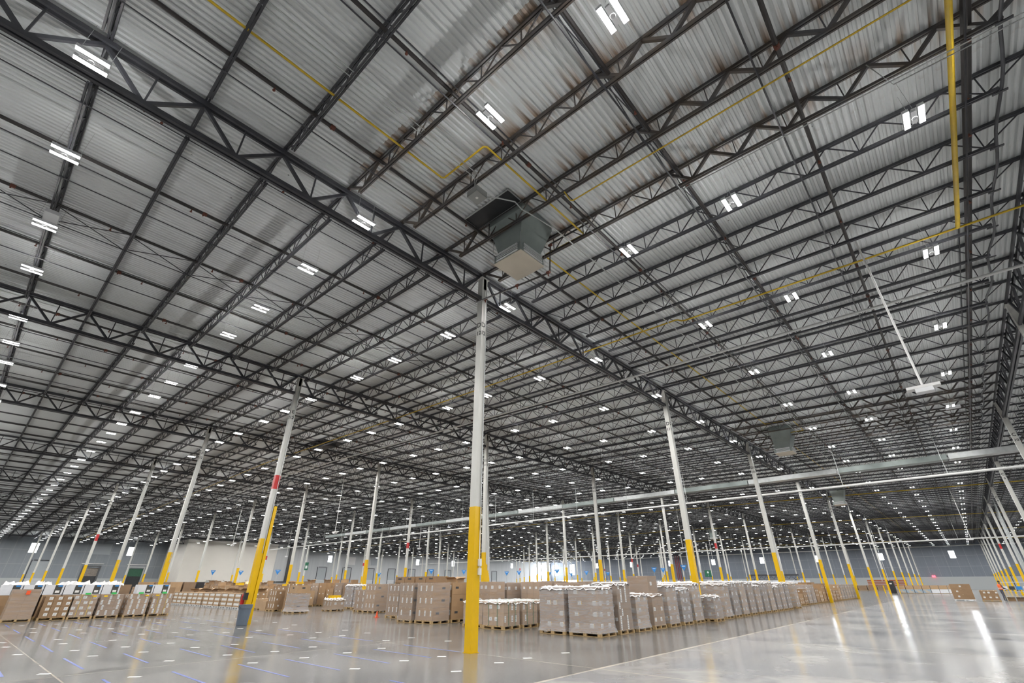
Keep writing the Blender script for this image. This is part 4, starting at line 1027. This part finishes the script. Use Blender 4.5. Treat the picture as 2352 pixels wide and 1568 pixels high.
for a in range(9):
    for b,y in enumerate((-1.9,0.12,2.62,4.4,7.0,8.8,11.4,13.2,15.6,17.5,20.0,22.6)):
        x=-8.0+1.2*a- (0.1 if a>3 else 0)
        if x>1.5 or not infr([(x,y,0)],0): continue
        if (a+b)%5==4: continue
        n+=1
        o=link('floor_label',TGm,None,(x+random.uniform(-.12,.12),y+random.uniform(-.15,.15),0.0008)); o.rotation_euler=(0,0,random.uniform(-.15,.15)-0.75)
        tag(o,f'small white paper label stuck on the floor, {ordw(a+1)} column from the left, {ordw(b+1)} label away','floor label','white paper labels on the floor')
# hanging blue triangle signs on thin poles
for k,(x,y) in enumerate(((18.1,77.9),(22.4,78.4),(24.4,69.2),(48.1,77.4),(40.8,52.1),(46.6,50.9),(59.5,53.2),(58.6,49.4),(69,50.6),(56.3,39.2),(80.1,53.2),(68.3,41.5),(78.5,43.2),(59.3,23.7),(62.6,23.9),(52.8,16.4))):
    e=thing('triangle_sign',f'blue downward triangle sign on a thin pole, {ordw(k+1)} from the left','sign',(x,y,0.001),(-0.9,-0.75,-0.6)[k%3],'blue triangle signs')
    q=MB(); q.quad([(-0.42,-0.02,3.75),(0,-0.02,3.05),(0.42,-0.02,3.75)]); q.quad([(0.42,0.0,3.75),(0,0.0,3.05),(-0.42,0.0,3.75)]); q.quad([(-0.42,-0.02,3.75),(0.42,-0.02,3.75),(0.42,0,3.75),(-0.42,0,3.75)]); q.quad([(-0.42,0,3.75),(0,0,3.05),(0,-.02,3.05),(-.42,-.02,3.75)]); q.quad([(0.42,-.02,3.75),(0,-.02,3.05),(0,0,3.05),(.42,0,3.75)]); q.obj('sign_face',BLUES,e)
    MB().box(-0.2,-0.024,3.58,0.2,-0.0205,3.64).obj('white_line',SIGNW,e)
    q=MB(); q.tube([(0,0.03,0),(0,0.03,3.7)],0.014,6); q.box(-0.2,-0.2,0,0.2,0.25,0.02); q.obj('pole',GALV,e)
e=thing('exit_sign','dark green square sign with white symbols, right of column D 11','sign',(107.4,34.2,0.001),-0.85)
MB().box(-0.75,-0.03,3.0,0.75,0.0,4.4).obj('sign_face',GREENS,e); q=MB(); q.tube([(0,-0.035,3.95),(0,-0.04,3.95)],0.22,12); q.bar((0,-0.04,3.55),(0,-0.04,3.2),0.16,0.006,ref=(1,0,0)); q.obj('symbol',SIGNW,e); q=MB(); q.tube([(0,0.03,0),(0,0.03,4.4)],0.02,6); q.obj('pole',GALV,e)
e=thing('exit_sign','green vertical sign beside the tall brown cartons at middle left, high up','sign',(38.0,88.0,0.001),-0.8)
MB().box(-0.35,-0.03,4.3,0.35,0.0,5.7).obj('sign_face',GREENS,e); MB().box(-0.2,-0.04,4.6,0.2,-0.031,5.1).obj('symbol',SIGNW,e); q=MB(); q.tube([(0,0.03,0),(0,0.03,5.7)],0.02,6); q.obj('pole',GALV,e)
# far aisle row of low brown loads beyond D 10
xs=[33.6+1.5*k for k in range(21)]
rnd=random.Random(11)
for k,x in enumerate(xs):
    h=rnd.choice((1.0,1.2,1.45,1.5)) if k<14 else 1.5
    if k<3: h=0.85
    load(x,0.25,1.25 if k>2 else 1.4,1.2,h,rowlab('brown carton pallet beyond column D 10' if k<14 else 'wrapped carton pallet beyond D 10',k+1,1).replace('in first row left of right aisle','beside the right aisle'),2,2,3,mi=(1,2,0)[k%3],lk=('w','w'),dens=0.9,detail=0,wrap=WRAPW if k>13 or k in (4,5) else None,group='far pallets beside the right aisle')
for k in range(8):
    load(34+3.2*k,1.9,1.4,1.3,1.5+0.1*(k%3),f'brown carton pallet in the far second row beyond column D 10, {ordw(k+1)} from the front',2,2,3,mi=(2,1)[k%2],lk=('w','w'),detail=0,group='far pallets in second row')
# far stored goods along the right wall
for k in range(7):
    e=thing('bulk_bin',f'far brown bulk bin with blue printed lower half, {ordw(k+1)} from the dark cabinet','bulk bin',(106,-1.15-1.16*k,0.001),0,'far bulk bins with blue print')
    MB().box(0,0,0.65,1.1,1.08,1.25).obj('upper_box',CARD[2],e); MB().box(0,0,0.1,1.1,1.08,0.648).obj('printed_box',BLUEC if k<4 else CARDW,e); link('pallet',pallet_mesh(1.1,1.08),e).scale=(1,1,0.68)
e=thing('dark_cabinet','dark machine cabinet standing between far columns at right','cabinet',(107,0.35,0.001)); MB().box(0,0,0,0.9,0.95,2.0).obj('body',BLACKP,e); MB().box(-0.01,0.3,1.45,-0.001,0.65,1.65).obj('screen',PAPER,e)
for k in range(4): load(150,6+2.1*k,1.8,1.9,1.15,f'far plain brown bulk box near the right wall, {ordw(k+1)} from the right',1,1,1,mi=3,lk=(None,None),detail=0,group='far bulk boxes near the right wall')
e=thing('beam_rack','far stack of orange-brown beams near the right wall','beam stack',(170,3.2,0.001))
q=MB(); 
for t in range(4): q.box(0,0,0.9+t*0.42,1.2,9.0,1.2+t*0.42)
q.obj('beams',BROWNB,e); q=MB(); q.box(0.2,0.5,0,0.5,0.8,0.899); q.box(0.2,8.2,0,0.5,8.5,0.899); q.obj('supports',BROWNB,e)
for k in range(10):
    e=thing('bulk_bin',f'far white and blue bulk carton left of the far columns, {ordw(k+1)} from the right','bulk bin',(140,21+1.75*k,0.001),0,'far white and blue bulk cartons')
    MB().box(0,0,1.3,1.5,1.6,2.35).obj('upper_box',CARDW,e); MB().box(0,0,0,1.5,1.6,1.298).obj('lower_box',BLUEC if k<7 else CARDW,e)
e=thing('steel_truss','far dark steel truss stored above the white and blue cartons','truss',(172,30,0))
q=MB(); q.bar((0,0,2.9),(0,15,2.9),0.15); q.bar((0,0,4.1),(0,15,4.1),0.5)
for t in range(10): q.bar((0,t*1.5,2.95),(0,t*1.5+0.75,3.85),0.1); q.bar((0,t*1.5+0.75,3.85),(0,t*1.5+1.5,2.95),0.1)
q.obj('truss_frame',STEEL,e); q=MB(); q.box(-.2,1,0,.2,1.3,2.82); q.box(-.2,13.5,0,.2,13.8,2.82); q.obj('supports',STEEL,e)
# right-hand packing area
load(59.6,-10.2,1.5,1.65,1.5,'carton load on a white pallet in the open floor at far right',1,1,3,mi=1,lk=('w',None),dens=1,white=True,group=None)
load(58.0,-12.0,1.3,1.35,0.95,'low carton load with white labels beside the packing tables',2,3,2,mi=1,lk=('w',None),dens=1,group=None)
for k in range(3):
    y0=-14.6-2.3*k
    e=thing('packing_table','steel packing table with two shelves at far right, '+('nearest the person','middle one of three','cut off by the right edge')[k],'table',(61.5,y0,0.001),0,'packing tables')
    for a in (0,0.9):
        for b in (0,2.1): MB().box(a,b,0,a+0.05,b+0.05,1.62).obj('leg',STEEL,e)
    MB().box(-0.02,-0.02,0.83,1.0,2.2,0.86).obj('table_top',GALV,e); MB().box(-0.02,-0.02,0.35,1.0,2.2,0.37).obj('shelf',GALV,e); MB().box(-0.02,-0.02,1.621,0.08,2.2,1.66).obj('top_rail',WPIPE if k==0 else STEEL,e)
    MB().box(0.4,1.0,0.861,0.46,1.06,2.3).obj('post',BLACKP,e)
    for t in range(4):
        c=(HOUS,CARDD,BLUES,HOUS,CARDD,CARDD)[(t+k*2)%6]
        g=thing('monitor',f'small flat monitor on the packing tables, {ordw(k*4+t+1)} from the person','monitor',(61.62,y0+0.12+0.52*(3-t),0.861),0,'monitors on the packing tables')
        MB().box(0,0,0.12,0.03,0.42,0.42).obj('screen',c,g); q=MB(); q.box(-0.05,0.12,0,0.15,0.3,0.012); q.box(0.031,0.19,0.012,0.05,0.23,0.2); q.obj('stand',BLACKP,g)
    for t in range(3):
        q=link('carton',carton_mesh(0.5,0.55,0.32,(1,3,0)[t]),None,(61.65,y0+0.15+0.66*t,0.003)); tag(q,f'small carton on the floor under the packing tables, {ordw(k*3+3-t)} from the person','carton','cartons under the packing tables')
# person in an orange vest
def person(x,y,rz):
    e=thing('person','person in an orange high-visibility vest working at the packing tables','person',(x,y,0.0),rz)
    pts=[(0,0,0.95),(0,0,1.12),(0,-0.02,1.32),(0,-0.04,1.47),(0,-0.07,1.56),(0,-0.1,1.68),
         (0.09,0,0.92),(0.11,-0.04,0.50),(0.11,0.03,0.09),(0.12,-0.13,0.04),
         (-0.09,0,0.92),(-0.11,0.06,0.50),(-0.11,0.12,0.09),(-0.12,-0.04,0.04),
         (0.17,-0.03,1.42),(0.23,-0.12,1.17),(0.18,-0.38,1.08),(0.17,-0.47,1.07),
         (-0.17,-0.03,1.42),(-0.23,-0.12,1.17),(-0.18,-0.36,1.05),(-0.17,-0.45,1.04)]
    ed=[(0,1),(1,2),(2,3),(3,4),(4,5),(0,6),(6,7),(7,8),(8,9),(0,10),(10,11),(11,12),(12,13),(3,14),(14,15),(15,16),(16,17),(3,18),(18,19),(19,20),(20,21)]
    for s,b in ((1,17),(-1,21)):
        hx,hy,hz=pts[b]
        for t in range(5):
            k=len(pts); a=(t-2)*0.017
            if t<4: pts.append((hx+a,hy-0.05,hz)); pts.append((hx+a*1.2,hy-0.10+abs(t-1.5)*0.008,hz-0.02)); ed+=[(b,k),(k,k+1)]
            else: pts.append((hx-s*0.05,hy-0.02,hz)); pts.append((hx-s*0.06,hy-0.06,hz-0.01)); ed+=[(b,k),(k,k+1)]
    R=[.14,.125,.15,.10,.05,.075,.10,.065,.042,.035,.10,.065,.042,.035,.065,.05,.036,.026,.065,.05,.036,.026]+[.010,.008]*10
    me=bpy.data.meshes.new('body'); me.from_pydata(pts,ed,[]); me.materials.append(mat('dark_work_clothes_and_skin',(0.07,0.075,0.10),0.8,noise=0.1))
    o=link('body',me,e); md=o.modifiers.new('skin','SKIN'); 
    for v,r in zip(me.skin_vertices[0].data,R): v.radius=(r,r*0.85)
    me.skin_vertices[0].data[0].use_root=True
    sb=o.modifiers.new('sub','SUBSURF'); sb.levels=1; sb.render_levels=2
    q=MB(); q.lathe([(0.185,1.00),(0.19,1.15),(0.20,1.35),(0.17,1.46),(0.09,1.50)],18); v=q.obj('vest',mat('orange_vest_cloth',(0.85,0.16,0.04),0.7,noise=0.15),e); v.scale=(1.05,0.85,1); v.location=(0,-0.02,0)
    q=MB(); q.lathe([(0.187,1.10),(0.195,1.15)],18); b=q.obj('reflective_band',SIGNW,e); b.scale=(1.06,0.87,1); b.location=(0,-0.02,0)
    q=MB(); q.lathe([(0.0,1.80),(0.06,1.785),(0.098,1.73),(0.102,1.68),(0.095,1.66)],14); h=q.obj('hair',mat('dark_hair',(0.03,0.022,0.018),0.8,noise=0.2),e); h.location=(0,-0.085,-0.01); h.scale=(0.92,1.05,1)
    q=MB(); q.lathe([(0.0,1.585),(0.05,1.60),(0.078,1.66),(0.076,1.74),(0,1.77)],14); f=q.obj('face',mat('skin_tone',(0.45,0.25,0.17),0.6,noise=0.05),e); f.location=(0,-0.105,-0.005)
    q=MB(); q.tube([(0,-0.178,1.675),(0,-0.198,1.655),(0,-0.18,1.645)],0.010,6)
    q.obj('nose',f.data.materials[0],e)
    q=MB()
    for s in (-1,1): q.box(s*0.03-0.012,-0.187,1.685,s*0.03+0.012,-0.178,1.695)
    q.box(-0.022,-0.184,1.622,0.022,-0.174,1.629); q.obj('eyes_and_mouth',INK,e)
    return e
person(60.4,-12.35,math.pi*0.15)
# red alarm lamps and red risers
tag(MB().box(177.6,-3.2,3.1,177.99,-2.5,3.5).obj('alarm_lamp',REDL),'small red lamp on the far right wall','alarm lamp')
e=thing('riser_pipes','pair of dark red riser pipes against the far right wall','riser pipes',(177.0,71.0,0))
for t in range(3): MB().tube([(0,t*0.7,0.1),(0,t*0.7,11.4)],0.16,8).obj('pipe',mat('dark_red_riser_%d'%t,(0.20,0.02,0.03),0.4,noise=0.1),e)
for k,(x,y) in enumerate(((109.5,1.2),(109.5,1.7),(109.5,2.2))):
    MBq=MB(); MBq.tube([(x,y,1.96),(x,y,zd(y)-0.9)],0.05,8); tag(MBq.obj('conduit',GALV),'vertical steel conduit rising from the dark far cabinet, '+('right','middle','left')[k]+' one','conduit')
for k in range(4):
    MBq=MB(); MBq.tube([(78+6*k,-15.9-0.25*k,0.5),(78+6*k,-15.9-0.25*k,11.2)],0.05,8); tag(MBq.obj('conduit',GALV),f'vertical steel conduit beside the row C columns, {ordw(k+1)} from the camera','conduit')
# yellow bollards near the cabinet
for k,y in enumerate((1.9,-0.25)):
    q=MB(); q.tube([(105.6,y,0.002),(105.6,y,1.25)],0.09,10); tag(q.obj('bollard',YEL),'short yellow bollard '+('left' if k==0 else 'right')+' of the dark far cabinet','bollard')
# ------------------------------------------------------------------ look
scn.world=bpy.data.worlds.new('world'); scn.world.use_nodes=True; scn.world.node_tree.nodes['Background'].inputs[0].default_value=(0.6,0.75,1,1); scn.world.node_tree.nodes['Background'].inputs[1].default_value=0.0
scn.view_settings.view_transform='Standard'; scn.view_settings.look='None'; scn.view_settings.exposure=0.62; scn.view_settings.gamma=1; scn.view_settings.use_curve_mapping=False
scn.cycles.max_bounces=5; scn.cycles.diffuse_bounces=2; scn.cycles.glossy_bounces=2; scn.cycles.use_adaptive_sampling=True; scn.cycles.adaptive_threshold=0.09; scn.cycles.light_sampling_threshold=0.02; scn.cycles.transparent_max_bounces=8; scn.cycles.transmission_bounces=2
scn.cycles.caustics_reflective=False; scn.cycles.caustics_refractive=False; scn.cycles.sample_clamp_indirect=4.0; scn.cycles.sample_clamp_direct=12.0
